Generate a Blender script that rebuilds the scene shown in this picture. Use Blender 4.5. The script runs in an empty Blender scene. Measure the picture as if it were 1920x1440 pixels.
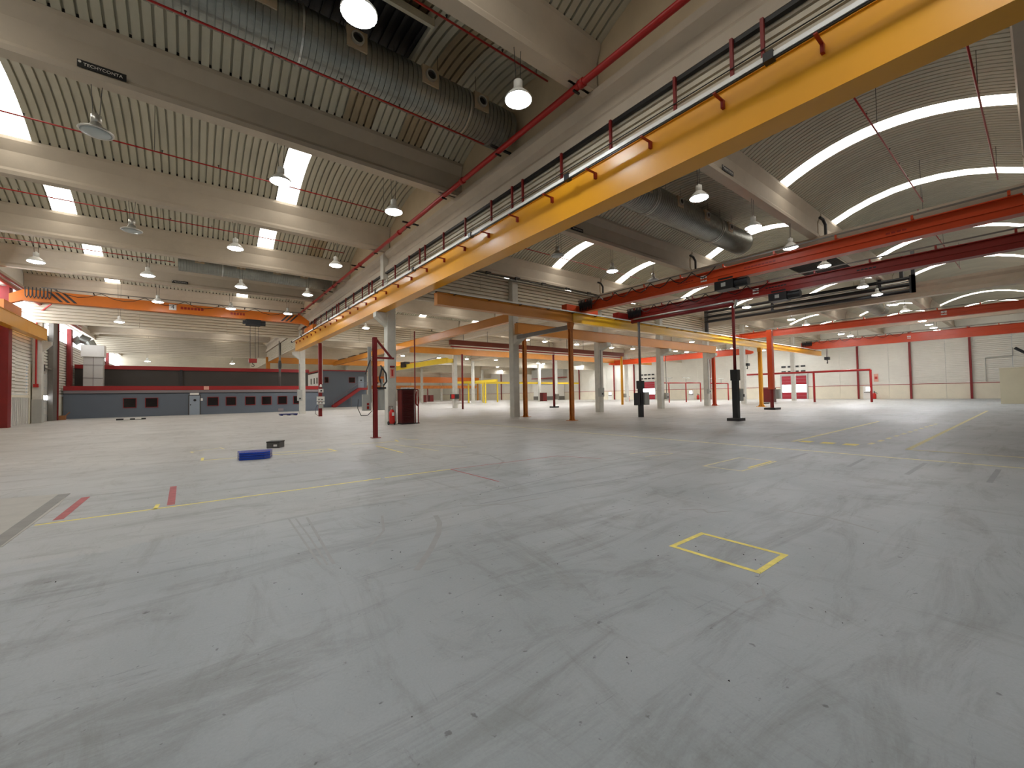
import bpy, bmesh, math, random
from mathutils import Vector, Matrix
from math import sin, cos, pi, radians

random.seed(7)
SC = bpy.context.scene
COL = SC.collection

# ------------------------------------------------------------------ camera, world, exposure
cam_data = bpy.data.cameras.new('camera')
cam = bpy.data.objects.new('camera', cam_data)
COL.objects.link(cam)
cam_data.sensor_fit = 'HORIZONTAL'
cam_data.sensor_width = 36.0
cam_data.lens = 36.0 * 772.76 / 1920.0
cam_data.clip_start = 0.05
cam_data.clip_end = 400
YAW, PITCH, ROLL = 0.658597, 0.0269409, 0.0173563
fwd = Vector((sin(YAW) * cos(PITCH), cos(YAW) * cos(PITCH), sin(PITCH)))
rgt = Vector((cos(YAW), -sin(YAW), 0))
upv = rgt.cross(fwd)
r2 = rgt * cos(ROLL) - upv * sin(ROLL)
u2 = upv * cos(ROLL) + rgt * sin(ROLL)
cam.matrix_world = Matrix(((r2.x, u2.x, -fwd.x, 0), (r2.y, u2.y, -fwd.y, 0), (r2.z, u2.z, -fwd.z, 1.5), (0, 0, 0, 1)))
SC.camera = cam

world = bpy.data.worlds.new('world')
SC.world = world
world.use_nodes = True
wn = world.node_tree.nodes
wl = world.node_tree.links
bg = wn['Background']
sky = wn.new('ShaderNodeTexSky')
sky.sky_type = 'HOSEK_WILKIE'
sky.turbidity = 4.0
sky.sun_direction = (-0.4, -0.5, 0.75)
wl.new(sky.outputs[0], bg.inputs[0])
bg.inputs[1].default_value = 1.6

SC.view_settings.view_transform = 'Standard'
SC.view_settings.look = 'None'
SC.view_settings.gamma = 1.0
SC.view_settings.use_curve_mapping = False
SC.view_settings.exposure = 0.25
SC.cycles.use_denoising = True
SC.cycles.max_bounces = 8
SC.cycles.diffuse_bounces = 5
SC.cycles.glossy_bounces = 3
SC.cycles.transmission_bounces = 3
SC.cycles.sample_clamp_indirect = 6.0
SC.cycles.caustics_reflective = False
SC.cycles.caustics_refractive = False

LAMP_L = 58.0       # radiance of a lit lamp lens
SKY_L = 5.2         # radiance of daylit translucent roof sheets
WIN_L = 6.0         # daylight behind frosted door and clerestory panes

# ------------------------------------------------------------------ materials
def srgb(r, g, b):
    f = lambda c: (c / 255) / 12.92 if c / 255 <= 0.04045 else ((c / 255 + 0.055) / 1.055) ** 2.4
    return (f(r), f(g), f(b), 1.0)

def mat(name, col, rough=0.6, metal=0.0, var=0.0, scale=3.0, bump=0.0, bscale=30.0, stretch=(1, 1, 1), spec=0.5):
    m = bpy.data.materials.new(name)
    m.use_nodes = True
    n, l = m.node_tree.nodes, m.node_tree.links
    b = n['Principled BSDF']
    c = srgb(*col)
    b.inputs['Base Color'].default_value = c
    b.inputs['Roughness'].default_value = rough
    b.inputs['Metallic'].default_value = metal
    b.inputs['Specular IOR Level'].default_value = spec
    if var or bump:
        tc = n.new('ShaderNodeTexCoord')
        mp = n.new('ShaderNodeMapping')
        mp.inputs['Scale'].default_value = stretch
        l.new(tc.outputs['Object'], mp.inputs['Vector'])
    if var:
        nz = n.new('ShaderNodeTexNoise')
        nz.inputs['Scale'].default_value = scale
        nz.inputs['Detail'].default_value = 6
        nz.inputs['Roughness'].default_value = 0.65
        l.new(mp.outputs[0], nz.inputs['Vector'])
        rp = n.new('ShaderNodeValToRGB')
        rp.color_ramp.elements[0].position = 0.3
        rp.color_ramp.elements[1].position = 0.7
        rp.color_ramp.elements[0].color = tuple(x * (1 - var) for x in c[:3]) + (1,)
        rp.color_ramp.elements[1].color = tuple(min(1, x * (1 + var * 0.6)) for x in c[:3]) + (1,)
        l.new(nz.outputs['Fac'], rp.inputs['Fac'])
        l.new(rp.outputs['Color'], b.inputs['Base Color'])
    if bump:
        nb = n.new('ShaderNodeTexNoise')
        nb.inputs['Scale'].default_value = bscale
        nb.inputs['Detail'].default_value = 4
        l.new(mp.outputs[0], nb.inputs['Vector'])
        bp = n.new('ShaderNodeBump')
        bp.inputs['Strength'].default_value = bump
        bp.inputs['Distance'].default_value = 0.01
        l.new(nb.outputs['Fac'], bp.inputs['Height'])
        l.new(bp.outputs[0], b.inputs['Normal'])
    return m

def emit(name, col, strength):
    m = bpy.data.materials.new(name)
    m.use_nodes = True
    n, l = m.node_tree.nodes, m.node_tree.links
    n.remove(n['Principled BSDF'])
    e = n.new('ShaderNodeEmission')
    e.inputs[0].default_value = srgb(*col)
    e.inputs[1].default_value = strength
    l.new(e.outputs[0], n['Material Output'].inputs[0])
    return m

def floor_material():
    m = bpy.data.materials.new('painted_concrete_floor')
    m.use_nodes = True
    n, l = m.node_tree.nodes, m.node_tree.links
    b = n['Principled BSDF']
    tc = n.new('ShaderNodeTexCoord')
    def noise(scale, detail, rough=0.6, stretch=(1, 1, 1), dist=0.0):
        mp = n.new('ShaderNodeMapping')
        mp.inputs['Scale'].default_value = stretch
        l.new(tc.outputs['Object'], mp.inputs['Vector'])
        z = n.new('ShaderNodeTexNoise')
        z.inputs['Scale'].default_value = scale
        z.inputs['Detail'].default_value = detail
        z.inputs['Roughness'].default_value = rough
        z.inputs['Distortion'].default_value = dist
        l.new(mp.outputs[0], z.inputs['Vector'])
        return z.outputs['Fac']
    def ramp(sock, p0, p1, c0, c1):
        r = n.new('ShaderNodeValToRGB')
        r.color_ramp.elements[0].position = p0
        r.color_ramp.elements[1].position = p1
        r.color_ramp.elements[0].color = c0
        r.color_ramp.elements[1].color = c1
        l.new(sock, r.inputs['Fac'])
        return r.outputs['Color']
    def mix(kind, fac, a, bb):
        x = n.new('ShaderNodeMix')
        x.data_type = 'RGBA'
        x.blend_type = kind
        if isinstance(fac, float):
            x.inputs['Factor'].default_value = fac
        else:
            l.new(fac, x.inputs['Factor'])
        l.new(a, x.inputs['A'])
        l.new(bb, x.inputs['B'])
        return x.outputs['Result']
    W = (1, 1, 1, 1)
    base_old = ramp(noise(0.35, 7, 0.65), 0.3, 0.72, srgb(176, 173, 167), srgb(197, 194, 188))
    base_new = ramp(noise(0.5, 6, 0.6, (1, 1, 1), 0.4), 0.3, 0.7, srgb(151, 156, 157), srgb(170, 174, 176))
    # freshly painted strip of floor in front of y = 5.85
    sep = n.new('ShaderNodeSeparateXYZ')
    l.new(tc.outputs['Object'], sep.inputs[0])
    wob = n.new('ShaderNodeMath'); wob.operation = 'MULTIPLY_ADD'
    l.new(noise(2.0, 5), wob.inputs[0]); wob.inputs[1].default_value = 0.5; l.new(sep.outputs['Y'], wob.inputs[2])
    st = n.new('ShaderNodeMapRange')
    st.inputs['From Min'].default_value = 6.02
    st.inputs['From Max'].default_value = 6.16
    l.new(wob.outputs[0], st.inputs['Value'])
    light_blend = n.new('ShaderNodeMapRange')           # blend to the old floor; paints the brighter light deeper in the hall
    light_blend.inputs['From Min'].default_value = 4.5
    light_blend.inputs['From Max'].default_value = 15.0
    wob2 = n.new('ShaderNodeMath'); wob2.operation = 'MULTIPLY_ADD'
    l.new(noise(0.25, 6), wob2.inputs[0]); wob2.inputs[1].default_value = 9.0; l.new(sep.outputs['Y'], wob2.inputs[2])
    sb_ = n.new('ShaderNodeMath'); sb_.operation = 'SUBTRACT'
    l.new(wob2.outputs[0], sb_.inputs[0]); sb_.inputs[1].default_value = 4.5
    l.new(sb_.outputs[0], light_blend.inputs['Value'])
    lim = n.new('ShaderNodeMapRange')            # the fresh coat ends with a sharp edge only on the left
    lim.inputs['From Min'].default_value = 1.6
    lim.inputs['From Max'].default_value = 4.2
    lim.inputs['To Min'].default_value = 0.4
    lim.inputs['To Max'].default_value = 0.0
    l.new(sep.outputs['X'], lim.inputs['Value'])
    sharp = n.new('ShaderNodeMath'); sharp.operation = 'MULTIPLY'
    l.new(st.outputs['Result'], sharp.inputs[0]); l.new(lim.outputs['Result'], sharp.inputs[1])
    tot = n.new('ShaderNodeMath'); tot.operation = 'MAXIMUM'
    l.new(sharp.outputs[0], tot.inputs[0]); l.new(light_blend.outputs['Result'], tot.inputs[1])
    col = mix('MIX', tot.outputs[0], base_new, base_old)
    # scuffs, dirt, drag marks
    scuff = ramp(noise(1.3, 9, 0.72, (0.35, 1.6, 1), 1.2), 0.36, 0.5, srgb(196, 192, 186), W)
    col = mix('MULTIPLY', 0.5, col, scuff)
    scuff2 = ramp(noise(0.9, 9, 0.75, (1.4, 0.4, 1), 1.8), 0.35, 0.47, srgb(205, 200, 192), W)
    col = mix('MULTIPLY', 0.42, col, scuff2)
    drag = ramp(noise(2.2, 9, 0.78, (0.25, 2.4, 1), 2.2), 0.31, 0.40, srgb(150, 144, 138), W)
    col = mix('MULTIPLY', 0.5, col, drag)
    drag2 = ramp(noise(1.7, 9, 0.8, (2.0, 0.3, 1), 2.6), 0.30, 0.38, srgb(158, 150, 142), W)
    col = mix('MULTIPLY', 0.45, col, drag2)
    speck = ramp(noise(14, 3, 0.5), 0.27, 0.31, srgb(110, 106, 100), W)
    col = mix('MULTIPLY', 0.55, col, speck)
    fine = ramp(noise(70, 3, 0.6), 0.3, 0.7, srgb(238, 238, 238), W)
    col = mix('MULTIPLY', 0.6, col, fine)
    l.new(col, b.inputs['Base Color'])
    rr = n.new('ShaderNodeMapRange')
    rr.inputs['To Min'].default_value = 0.3
    rr.inputs['To Max'].default_value = 0.62
    l.new(noise(0.8, 8, 0.7, (1, 1, 1), 0.6), rr.inputs['Value'])
    l.new(rr.outputs['Result'], b.inputs['Roughness'])
    b.inputs['Specular IOR Level'].default_value = 0.42
    bp = n.new('ShaderNodeBump')
    bp.inputs['Strength'].default_value = 0.22
    bp.inputs['Distance'].default_value = 0.004
    l.new(noise(55, 4, 0.6), bp.inputs['Height'])
    bp2 = n.new('ShaderNodeBump')
    bp2.inputs['Strength'].default_value = 0.25
    bp2.inputs['Distance'].default_value = 0.02
    l.new(noise(3.0, 6, 0.6), bp2.inputs['Height'])
    l.new(bp.outputs[0], bp2.inputs['Normal'])
    l.new(bp2.outputs[0], b.inputs['Normal'])
    return m

M = dict(
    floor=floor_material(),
    sheet=mat('roof_sheet_steel', (196, 192, 174), 0.55, 0, 0.16, 0.6, 0, 30, (1.2, 0.35, 1)),
    stain=mat('roof_sheet_stained', (164, 148, 120), 0.6, 0, 0.3, 0.8, 0, 30, (1.2, 0.4, 1)),
    conc=mat('precast_concrete', (192, 180, 163), 0.75, 0, 0.1, 0.9, 0.12, 25),
    column=mat('column_concrete', (205, 203, 194), 0.7, 0, 0.12, 1.6, 0.1, 25),
    gable=mat('gable_plaster', (196, 178, 150), 0.8, 0, 0.12, 0.7),
    wallsheet=mat('wall_sheet_white', (234, 231, 222), 0.5, 0, 0.06, 0.5),
    plinth=mat('plinth_cream', (226, 218, 198), 0.6, 0, 0.07, 0.7),
    fascia=mat('fascia_sheet', (212, 203, 184), 0.5, 0, 0.08, 0.6),
    yellow=mat('crane_yellow', (226, 158, 34), 0.32, 0, 0.05, 1.0, 0.02, 6),
    orange=mat('crane_orange', (214, 116, 28), 0.38, 0, 0.1, 0.8),
    ochre=mat('runway_ochre', (204, 132, 42), 0.4, 0, 0.1, 0.8),
    redorange=mat('crane_red_orange', (206, 74, 30), 0.34, 0, 0.12, 0.7),
    darkred=mat('crane_dark_red', (150, 34, 24), 0.38, 0, 0.12, 0.7),
    rust=mat('rusty_orange_steel', (196, 116, 40), 0.55, 0, 0.35, 2.2),
    piped=mat('fire_pipe_red', (168, 26, 24), 0.32, 0, 0.05, 1.0),
    redpost=mat('red_post_paint', (128, 22, 22), 0.45, 0, 0.12, 2.0),
    fasred=mat('office_trim_red', (150, 26, 26), 0.45, 0, 0.06, 1.0),
    galv=mat('galvanised_duct', (150, 152, 146), 0.36, 0.75, 0.22, 1.2, 0, 30, (1, 2.0, 2.0)),
    ductcap=mat('duct_plate', (190, 172, 146), 0.6, 0.1, 0.15, 2),
    alu=mat('bare_aluminium', (206, 206, 202), 0.3, 0.85, 0.05, 3),
    white=mat('white_paint', (232, 230, 224), 0.4, 0, 0.03, 2),
    lampwhite=mat('lamp_enamel', (225, 225, 220), 0.35),
    lens_off=mat('lamp_lens_dark', (186, 196, 198), 0.25),
    black=mat('black_plastic', (22, 22, 24), 0.45),
    dark=mat('dark_grey_steel', (52, 50, 50), 0.5, 0.2, 0.1, 2),
    grey=mat('grey_box_paint', (172, 172, 166), 0.45, 0, 0.06, 2),
    greydk=mat('grey_steel_post', (120, 116, 110), 0.45, 0.3, 0.1, 2),
    office=mat('office_wall_grey', (98, 106, 116), 0.6, 0, 0.05, 0.6),
    officedk=mat('office_upper_wall', (68, 63, 58), 0.7, 0, 0.08, 0.6),
    officedoor=mat('office_door_blue_grey', (146, 158, 170), 0.5),
    strip=mat('office_grey_strip', (136, 126, 128), 0.6),
    pane=mat('dark_glass', (26, 20, 20), 0.12),
    bluepad=mat('blue_vinyl', (24, 66, 176), 0.22, 0, 0.04, 2),
    blueedge=mat('blue_vinyl_dark', (14, 30, 92), 0.45),
    crate=mat('grey_plastic_crate', (84, 82, 80), 0.5, 0, 0.08, 5),
    card=mat('cardboard', (168, 116, 74), 0.8, 0, 0.15, 3),
    maroon=mat('maroon_cabinet', (74, 14, 14), 0.4, 0, 0.08, 2),
    maroonlt=mat('maroon_cabinet_side', (112, 22, 20), 0.35, 0, 0.05, 2),
    ext=mat('extinguisher_red', (196, 34, 26), 0.3),
    sign=mat('sign_pinkish', (224, 164, 146), 0.5),
    signred=mat('sign_red', (186, 44, 36), 0.5),
    pyellow=mat('floor_paint_yellow', (240, 222, 116), 0.6, 0, 0.22, 9),
    pcream=mat('floor_paint_cream', (222, 212, 158), 0.65, 0, 0.25, 7),
    pred=mat('floor_paint_red', (176, 92, 92), 0.65, 0, 0.25, 7),
    pgrey=mat('floor_paint_worn', (140, 142, 144), 0.55, 0, 0.1, 6),
    rubber=mat('tyre_rubber_mark', (150, 150, 148), 0.5, 0, 0.1, 5),
    patch=mat('floor_patch_brown', (170, 166, 157), 0.5, 0, 0.12, 3),
    patch2=mat('floor_patch_grey', (166, 167, 166), 0.45, 0, 0.1, 3),
    pit=mat('pit_cover_steel', (128, 126, 120), 0.5, 0.2, 0.2, 3),
    door_red=mat('dock_door_red', (158, 30, 44), 0.4, 0, 0.04, 1),
    sect=mat('sectional_door_grey', (196, 194, 188), 0.45, 0, 0.05, 1),
    beige=mat('beige_block', (196, 188, 162), 0.75, 0, 0.05, 1),
    stone=mat('floor_grit', (42, 38, 36), 0.8),
    brownrail=mat('brown_rail', (120, 52, 30), 0.5, 0, 0.1, 1),
    yellow2=mat('crane_bright_yellow', (244, 190, 44), 0.3, 0, 0.04, 1.0),
    gyellow=mat('yellow_gantry', (236, 206, 60), 0.4, 0, 0.05, 1),
    lens=emit('lamp_lens_lit', (244, 250, 255), LAMP_L),
    lens_far=emit('boosted_lamp_lens', (250, 252, 255), LAMP_L * 5.5),  # radiance raised above the other lamps to brighten the deep hall
    sky=emit('daylit_polycarbonate', (255, 248, 236), SKY_L),
    winlit=emit('daylit_window', (246, 250, 255), WIN_L),
)

# ------------------------------------------------------------------ mesh helpers
class MB:
    def __init__(s):
        s.v = []; s.f = []
    def raw(s, vs, fs):
        o = len(s.v)
        s.v += [tuple(p) for p in vs]
        s.f += [tuple(i + o for i in q) for q in fs]
        return s
    def box(s, x0, y0, z0, x1, y1, z1):
        s.raw([(x0, y0, z0), (x1, y0, z0), (x1, y1, z0), (x0, y1, z0), (x0, y0, z1), (x1, y0, z1), (x1, y1, z1), (x0, y1, z1)],
              [(0, 3, 2, 1), (4, 5, 6, 7), (0, 1, 5, 4), (1, 2, 6, 5), (2, 3, 7, 6), (3, 0, 4, 7)])
        return s
    def tube(s, p, q, r, n=10, r2=None):
        p, q = Vector(p), Vector(q)
        d = (q - p).normalized()
        a = Vector((0, 0, 1)) if abs(d.z) < 0.9 else Vector((1, 0, 0))
        u = d.cross(a).normalized(); w = d.cross(u)
        r2 = r if r2 is None else r2
        vs = []
        for c, rr in ((p, r), (q, r2)):
            for i in range(n):
                t = 2 * pi * i / n
                vs.append(c + (u * cos(t) + w * sin(t)) * rr)
        fs = [(i, (i + 1) % n, n + (i + 1) % n, n + i) for i in range(n)]
        fs += [tuple(reversed(range(n))), tuple(range(n, 2 * n))]
        return s.raw(vs, fs)
    def path(s, pts, r, n=8):
        for a, b in zip(pts, pts[1:]):
            s.tube(a, b, r, n)
        return s
    def lathe(s, prof, n=20, c=(0, 0, 0), axis='z'):
        vs = []
        for r, z in prof:
            for i in range(n):
                t = 2 * pi * i / n
                if axis == 'z':
                    vs.append((c[0] + r * cos(t), c[1] + r * sin(t), c[2] + z))
                elif axis == 'x':
                    vs.append((c[0] + z, c[1] + r * cos(t), c[2] + r * sin(t)))
                else:
                    vs.append((c[0] + r * cos(t), c[1] + z, c[2] + r * sin(t)))
        fs = []
        for k in range(len(prof) - 1):
            for i in range(n):
                j = (i + 1) % n
                fs.append((k * n + i, k * n + j, (k + 1) * n + j, (k + 1) * n + i))
        fs.append(tuple(reversed(range(n))))
        fs.append(tuple(range((len(prof) - 1) * n, len(prof) * n)))
        return s.raw(vs, fs)
    def prism_x(s, prof, x0, x1):          # prof: list of (y, z)
        n = len(prof)
        vs = [(x0, y, z) for y, z in prof] + [(x1, y, z) for y, z in prof]
        fs = [(i, (i + 1) % n, n + (i + 1) % n, n + i) for i in range(n)]
        fs += [tuple(reversed(range(n))), tuple(range(n, 2 * n))]
        return s.raw(vs, fs)
    def prism_y(s, prof, y0, y1):          # prof: list of (x, z)
        n = len(prof)
        vs = [(x, y0, z) for x, z in prof] + [(x, y1, z) for x, z in prof]
        fs = [(i, (i + 1) % n, n + (i + 1) % n, n + i) for i in range(n)]
        fs += [tuple(reversed(range(n))), tuple(range(n, 2 * n))]
        return s.raw(vs, fs)
    def poly_z(s, pts, z0, z1):
        n = len(pts)
        vs = [(x, y, z0) for x, y in pts] + [(x, y, z1) for x, y in pts]
        fs = [(i, (i + 1) % n, n + (i + 1) % n, n + i) for i in range(n)]
        fs += [tuple(reversed(range(n))), tuple(range(n, 2 * n))]
        return s.raw(vs, fs)
    def mesh(s, name, m, smooth=False, off=(0, 0, 0)):
        me = bpy.data.meshes.new(name)
        me.from_pydata([(x - off[0], y - off[1], z - off[2]) for x, y, z in s.v], [], s.f)
        bm = bmesh.new(); bm.from_mesh(me)
        bmesh.ops.recalc_face_normals(bm, faces=bm.faces)
        bm.to_mesh(me); bm.free()
        me.materials.append(M[m])
        if smooth:
            for p in me.polygons:
                p.use_smooth = len(p.vertices) == 4
        return me

def wpos(o):
    p = Vector((0, 0, 0))
    while o is not None:
        p = p + o.location
        o = o.parent
    return p

def tag(o, label=None, cat=None, group=None, kind=None):
    if label: o['label'] = label
    if cat: o['category'] = cat
    if group: o['group'] = group
    if kind: o['kind'] = kind
    return o

def empty(name, loc, label=None, cat=None, group=None, kind=None):
    o = bpy.data.objects.new(name, None)
    COL.objects.link(o)
    o.location = loc
    o.empty_display_size = 0.2
    return tag(o, label, cat, group, kind)

def part(name, mb, m, parent=None, smooth=False, label=None, kind=None):
    """mb in world coordinates; becomes a child of parent"""
    off = wpos(parent) if parent else (0, 0, 0)
    o = bpy.data.objects.new(name, mb.mesh(name, m, smooth, off))
    COL.objects.link(o)
    if parent: o.parent = parent
    if label: o['label'] = label
    if kind: o['kind'] = kind
    return o

def obj(name, mb, m, label=None, cat=None, group=None, kind=None, smooth=False):
    return tag(part(name, mb, m, None, smooth), label, cat, group, kind)

def inst(name, me, loc, parent=None):
    o = bpy.data.objects.new(name, me)
    COL.objects.link(o)
    o.location = loc
    if parent: o.parent = parent
    return o

def copy_tree(o, loc, label=None, group=None):
    r = o.copy(); COL.objects.link(r); r.location = loc
    if label: r['label'] = label
    if group: r['group'] = group
    for ch in list(o.children):
        c = ch.copy(); COL.objects.link(c); c.parent = r
        for g in list(ch.children):
            d = g.copy(); COL.objects.link(d); d.parent = c
    return r

def text_mesh(txt, size, m, name):
    cu = bpy.data.curves.new(name, 'FONT')
    cu.body = txt; cu.size = size; cu.extrude = 0.002; cu.align_x = 'CENTER'; cu.align_y = 'CENTER'
    t = bpy.data.objects.new(name, cu)
    COL.objects.link(t)
    bpy.context.view_layer.update()
    me = bpy.data.meshes.new_from_object(t.evaluated_get(bpy.context.evaluated_depsgraph_get()))
    bpy.data.objects.remove(t); bpy.data.curves.remove(cu)
    me.name = name
    me.materials.clear(); me.materials.append(M[m])
    return me

ORD = ['first', 'second', 'third', 'fourth', 'fifth', 'sixth', 'seventh', 'eighth', 'ninth', 'tenth', 'eleventh', 'twelfth']

# ------------------------------------------------------------------ grid
WX, EX = -9.6, 80.0
SY, NY = -14.9, 150.0
GX = [8.65, 26.15, 43.65, 61.15]                       # girder lines
BX = [WX] + GX + [EX]                                  # roof bays
TY = [-14.9, -7.4, 0.0, 7.2, 14.3, 22.0, 29.3, 36.8, 44.5]
while TY[-1] < NY - 4: TY.append(TY[-1] + 7.54)
TY[-1] = NY
SKX = [(-5.42, -4.57), (3.05, 3.90), (12.5, 13.35), (20.72, 21.55), (27.95, 28.75), (38.1, 38.9), (47.7, 48.5), (56.3, 57.1), (66.5, 67.3), (74.5, 75.3)]  # third strip lies out of sight, added for its light
ROWS = [22.2, 45.6, 69.0, 92.0, 115.0, 138.0]

# ------------------------------------------------------------------ floor
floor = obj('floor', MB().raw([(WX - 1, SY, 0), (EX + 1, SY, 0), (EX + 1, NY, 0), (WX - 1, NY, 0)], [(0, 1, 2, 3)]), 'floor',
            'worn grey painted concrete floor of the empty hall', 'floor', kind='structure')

def line(pts, w, m='pyellow', name='painted_line', closed=False, z=0.0015):
    """a painted strip on the floor, a flat quad for each leg"""
    mb = MB()
    P = [Vector(p) for p in pts]
    n = len(P)
    L, R = [], []
    for i in range(n):                      # mitred offsets, so legs meet without overlapping
        d0 = (P[i] - P[i - 1]).normalized() if (i > 0 or closed) else None
        d1 = (P[(i + 1) % n] - P[i]).normalized() if (i < n - 1 or closed) else None
        d0 = d0 or d1; d1 = d1 or d0
        n0, n1 = Vector((-d0.y, d0.x)), Vector((-d1.y, d1.x))
        mt = (n0 + n1).normalized()
        k = (w / 2) / max(.35, mt.dot(n0))
        L.append(P[i] + mt * k); R.append(P[i] - mt * k)
    for i in range(n if closed else n - 1):
        j = (i + 1) % n
        mb.raw([(q.x, q.y, z) for q in (L[i], L[j], R[j], R[i])], [(0, 3, 2, 1)])
    return part(name, mb, m, floor)

line([(3.70, 1.50), (4.27, 1.50), (4.27, 2.27), (3.70, 2.27)], 0.05, 'pyellow', 'yellow_rectangle', True)
line([(-1.54, 7.66), (2.75, 7.58)], 0.055)
line([(2.83, 7.58), (4.18, 7.52)], 0.05)
line([(-0.42, 7.60), (-0.40, 7.95)], 0.05)
line([(4.18, 7.51), (4.21, 5.86)], 0.035, 'pred')
line([(4.18, 7.51), (7.01, 7.31), (7.45, 6.3)], 0.035, 'pred')
line([(-1.37, 7.8), (-1.34, 9.36)], 0.10, 'pred', 'red_floor_stripe')
line([(-0.25, 7.77), (-0.27, 9.42)], 0.09, 'pred', 'red_floor_stripe')
line([(12.0, 21.0), (12.02, -4)], 0.10, 'pcream')
line([(13.85, 4.57), (24.88, 4.72)], 0.10, 'pcream')
line([(13.83, -4), (13.83, 2.1), (39.5, 2.25)], 0.10, 'pcream')
for k, (yy, x0) in enumerate(((4.3, 13.9), (3.78, 13.9), (3.27, 13.9))):
    line([(x0, yy), (x0 + 0.42, yy)], 0.30, 'pyellow', 'yellow_floor_block')
for k in range(11):
    line([(14.5 + k * 0.95, 2.96 - k * 0.015), (14.95 + k * 0.95, 2.955 - k * 0.015)], 0.10, 'pcream', 'floor_dash')
line([(8.15, 3.53), (9.76, 3.53), (9.76, 4.27), (8.15, 4.27)], 0.04, 'pcream', 'cream_rectangle', True)
line([(9.70, 3.60), (8.6, 3.60)], 0.05, 'pyellow')
line([(8.5, 6.3), (9.25, 6.2), (9.32, 5.65)], 0.04, 'pcream')
line([(8.4, 5.8), (9.3, 5.62)], 0.03, 'pcream')
line([(0.2, 13.55), (0.18, 12.95), (0.95, 12.86)], 0.06, 'pyellow')
line([(1.55, 13.35), (1.85, 12.72), (3.22, 12.35), (3.16, 13.05)], 0.06, 'pyellow', closed=True)
line([(0.0, 15.0), (-0.05, 15.4), (0.68, 15.95), (0.75, 15.5)], 0.06, 'pcream')
line([(4.07, 13.77), (5.5, 13.45), (5.6, 14.0)], 0.055, 'pyellow')
line([(4.49, 12.74), (4.47, 10.6)], 0.055, 'pyellow')
line([(5.05, 12.6), (5.35, 10.25)], 0.05, 'pcream')
line([(5.57, 12.3), (6.35, 10.42)], 0.05, 'pcream')
line([(5.9, 14.3), (6.2, 13.4)], 0.055, 'pyellow')
line([(-6.2, 19.5), (-3.6, 13.6)], 0.09, 'pcream')
for a, b in (((10.05, 2.38), (11.43, 2.43)), ((9.81, 1.52), (11.59, 1.51)), ((9.86, 0.58), (11.57, 0.56)), ((10.4, 3.5), (11.5, 3.5))):
    line([a, b], 0.07, 'pgrey', 'worn_tick_mark')
line([(3.49, 5.36), (7.06, 5.66)], 0.03, 'pgrey', 'worn_line')
line([(3.15, 4.84), (7.0, 4.48)], 0.03, 'pgrey', 'worn_line')
# tyre marks
for pts, w in (([(0.95, 5.87), (0.93, 5.0), (0.91, 4.04)], 0.022), ([(1.14, 5.76), (1.08, 4.9), (1.01, 3.98)], 0.03), ([(1.02, 5.8), (1.0, 4.9), (0.96, 4.0)], 0.02),
               ([(2.42, 4.75), (2.32, 4.45), (2.12, 4.1), (1.85, 3.74), (1.53, 3.37)], 0.06),
               ([(5.6, 9.9), (5.9, 8.6), (5.6, 7.6), (4.9, 6.9)], 0.06), ([(6.9, 5.8), (8.0, 5.5), (8.9, 4.7), (9.2, 4.2)], 0.08),
               ([(6.0, 6.4), (7.4, 6.0), (8.6, 6.0)], 0.05), ([(3.5, 5.36), (5.2, 5.5), (7.06, 5.66)], .03), ([(4.9, 2.9), (5.15, 2.72), (5.05, 2.6), (5.35, 2.45)], .03),
               ([(2.9, 4.9), (3.4, 4.6), (4.1, 4.5)], .04), ([(1.9, 5.2), (1.7, 4.6), (1.4, 4.2)], .03), ([(3.1, 1.35), (3.3, 1.3), (3.42, 1.36)], .02), ([(2.6, 7.0), (4.0, 6.8)], .04), ([(5.8, 2.2), (5.9, 1.6), (5.7, 1.1)], .04)):
    line(pts, w, 'rubber', 'tyre_mark', z=0.0008)
# steel pit cover by the left edge
pit = MB().poly_z([(-2.6, 10.19), (-1.62, 9.95), (-1.56, 8.96), (-1.58, 6.75), (-2.6, 6.75)], 0.0, 0.004)
part('pit_cover', pit, 'patch', floor)
part('pit_edge', MB().poly_z([(-1.74, 9.9), (-1.60, 9.9), (-1.60, 6.75), (-1.74, 6.75)], 0.002, 0.006), 'pit', floor)
part('repaired_patch', MB().poly_z([(1.25, 10.1), (1.65, 9.15), (3.0, 8.85), (3.2, 9.6), (2.6, 10.6), (1.7, 10.7)], 0, 0.0012), 'patch2', floor)
# grit
grit = MB()
rg = random.Random(3)
spots = [(0.30, 1.62), (0.9, 0.93), (1.03, 3.85), (2.04, 4.8), (2.1, 4.75), (1.1, 5.4), (3.86, 2.12), (3.78, 2.05), (3.95, 1.62), (3.65, 1.47), (1.95, 1.5), (2.2, 1.05)]
spots += [(rg.uniform(-1, 6), rg.uniform(0.6, 6)) for k in range(42)]
for x, y in spots:
    s_ = rg.uniform(0.003, 0.0075)
    vs = [(x + s_ * cos(t) * rg.uniform(.6, 1.3), y + s_ * sin(t) * rg.uniform(.6, 1.3), 0) for t in (0, 1.3, 2.5, 3.8, 5)]
    vs += [(x + s_ * .4, y, s_), (x - s_ * .4, y + s_ * .2, s_ * .9)]
    grit.raw(vs, [(0, 1, 5), (1, 2, 6, 5), (2, 3, 6), (3, 4, 5, 6), (4, 0, 5)])
obj('floor_grit', grit, 'stone', 'dark crumbs of grit scattered over the grey floor', 'grit', kind='stuff')

# ------------------------------------------------------------------ roof: corrugated vaults, skylights
ceiling = empty('ceiling', (0, 0, 0), 'corrugated barrel vault roof of beige steel sheets with daylit strips', 'ceiling', kind='structure')
ZS, RISE, PITCHC = 10.8, 0.9, 0.237

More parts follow.
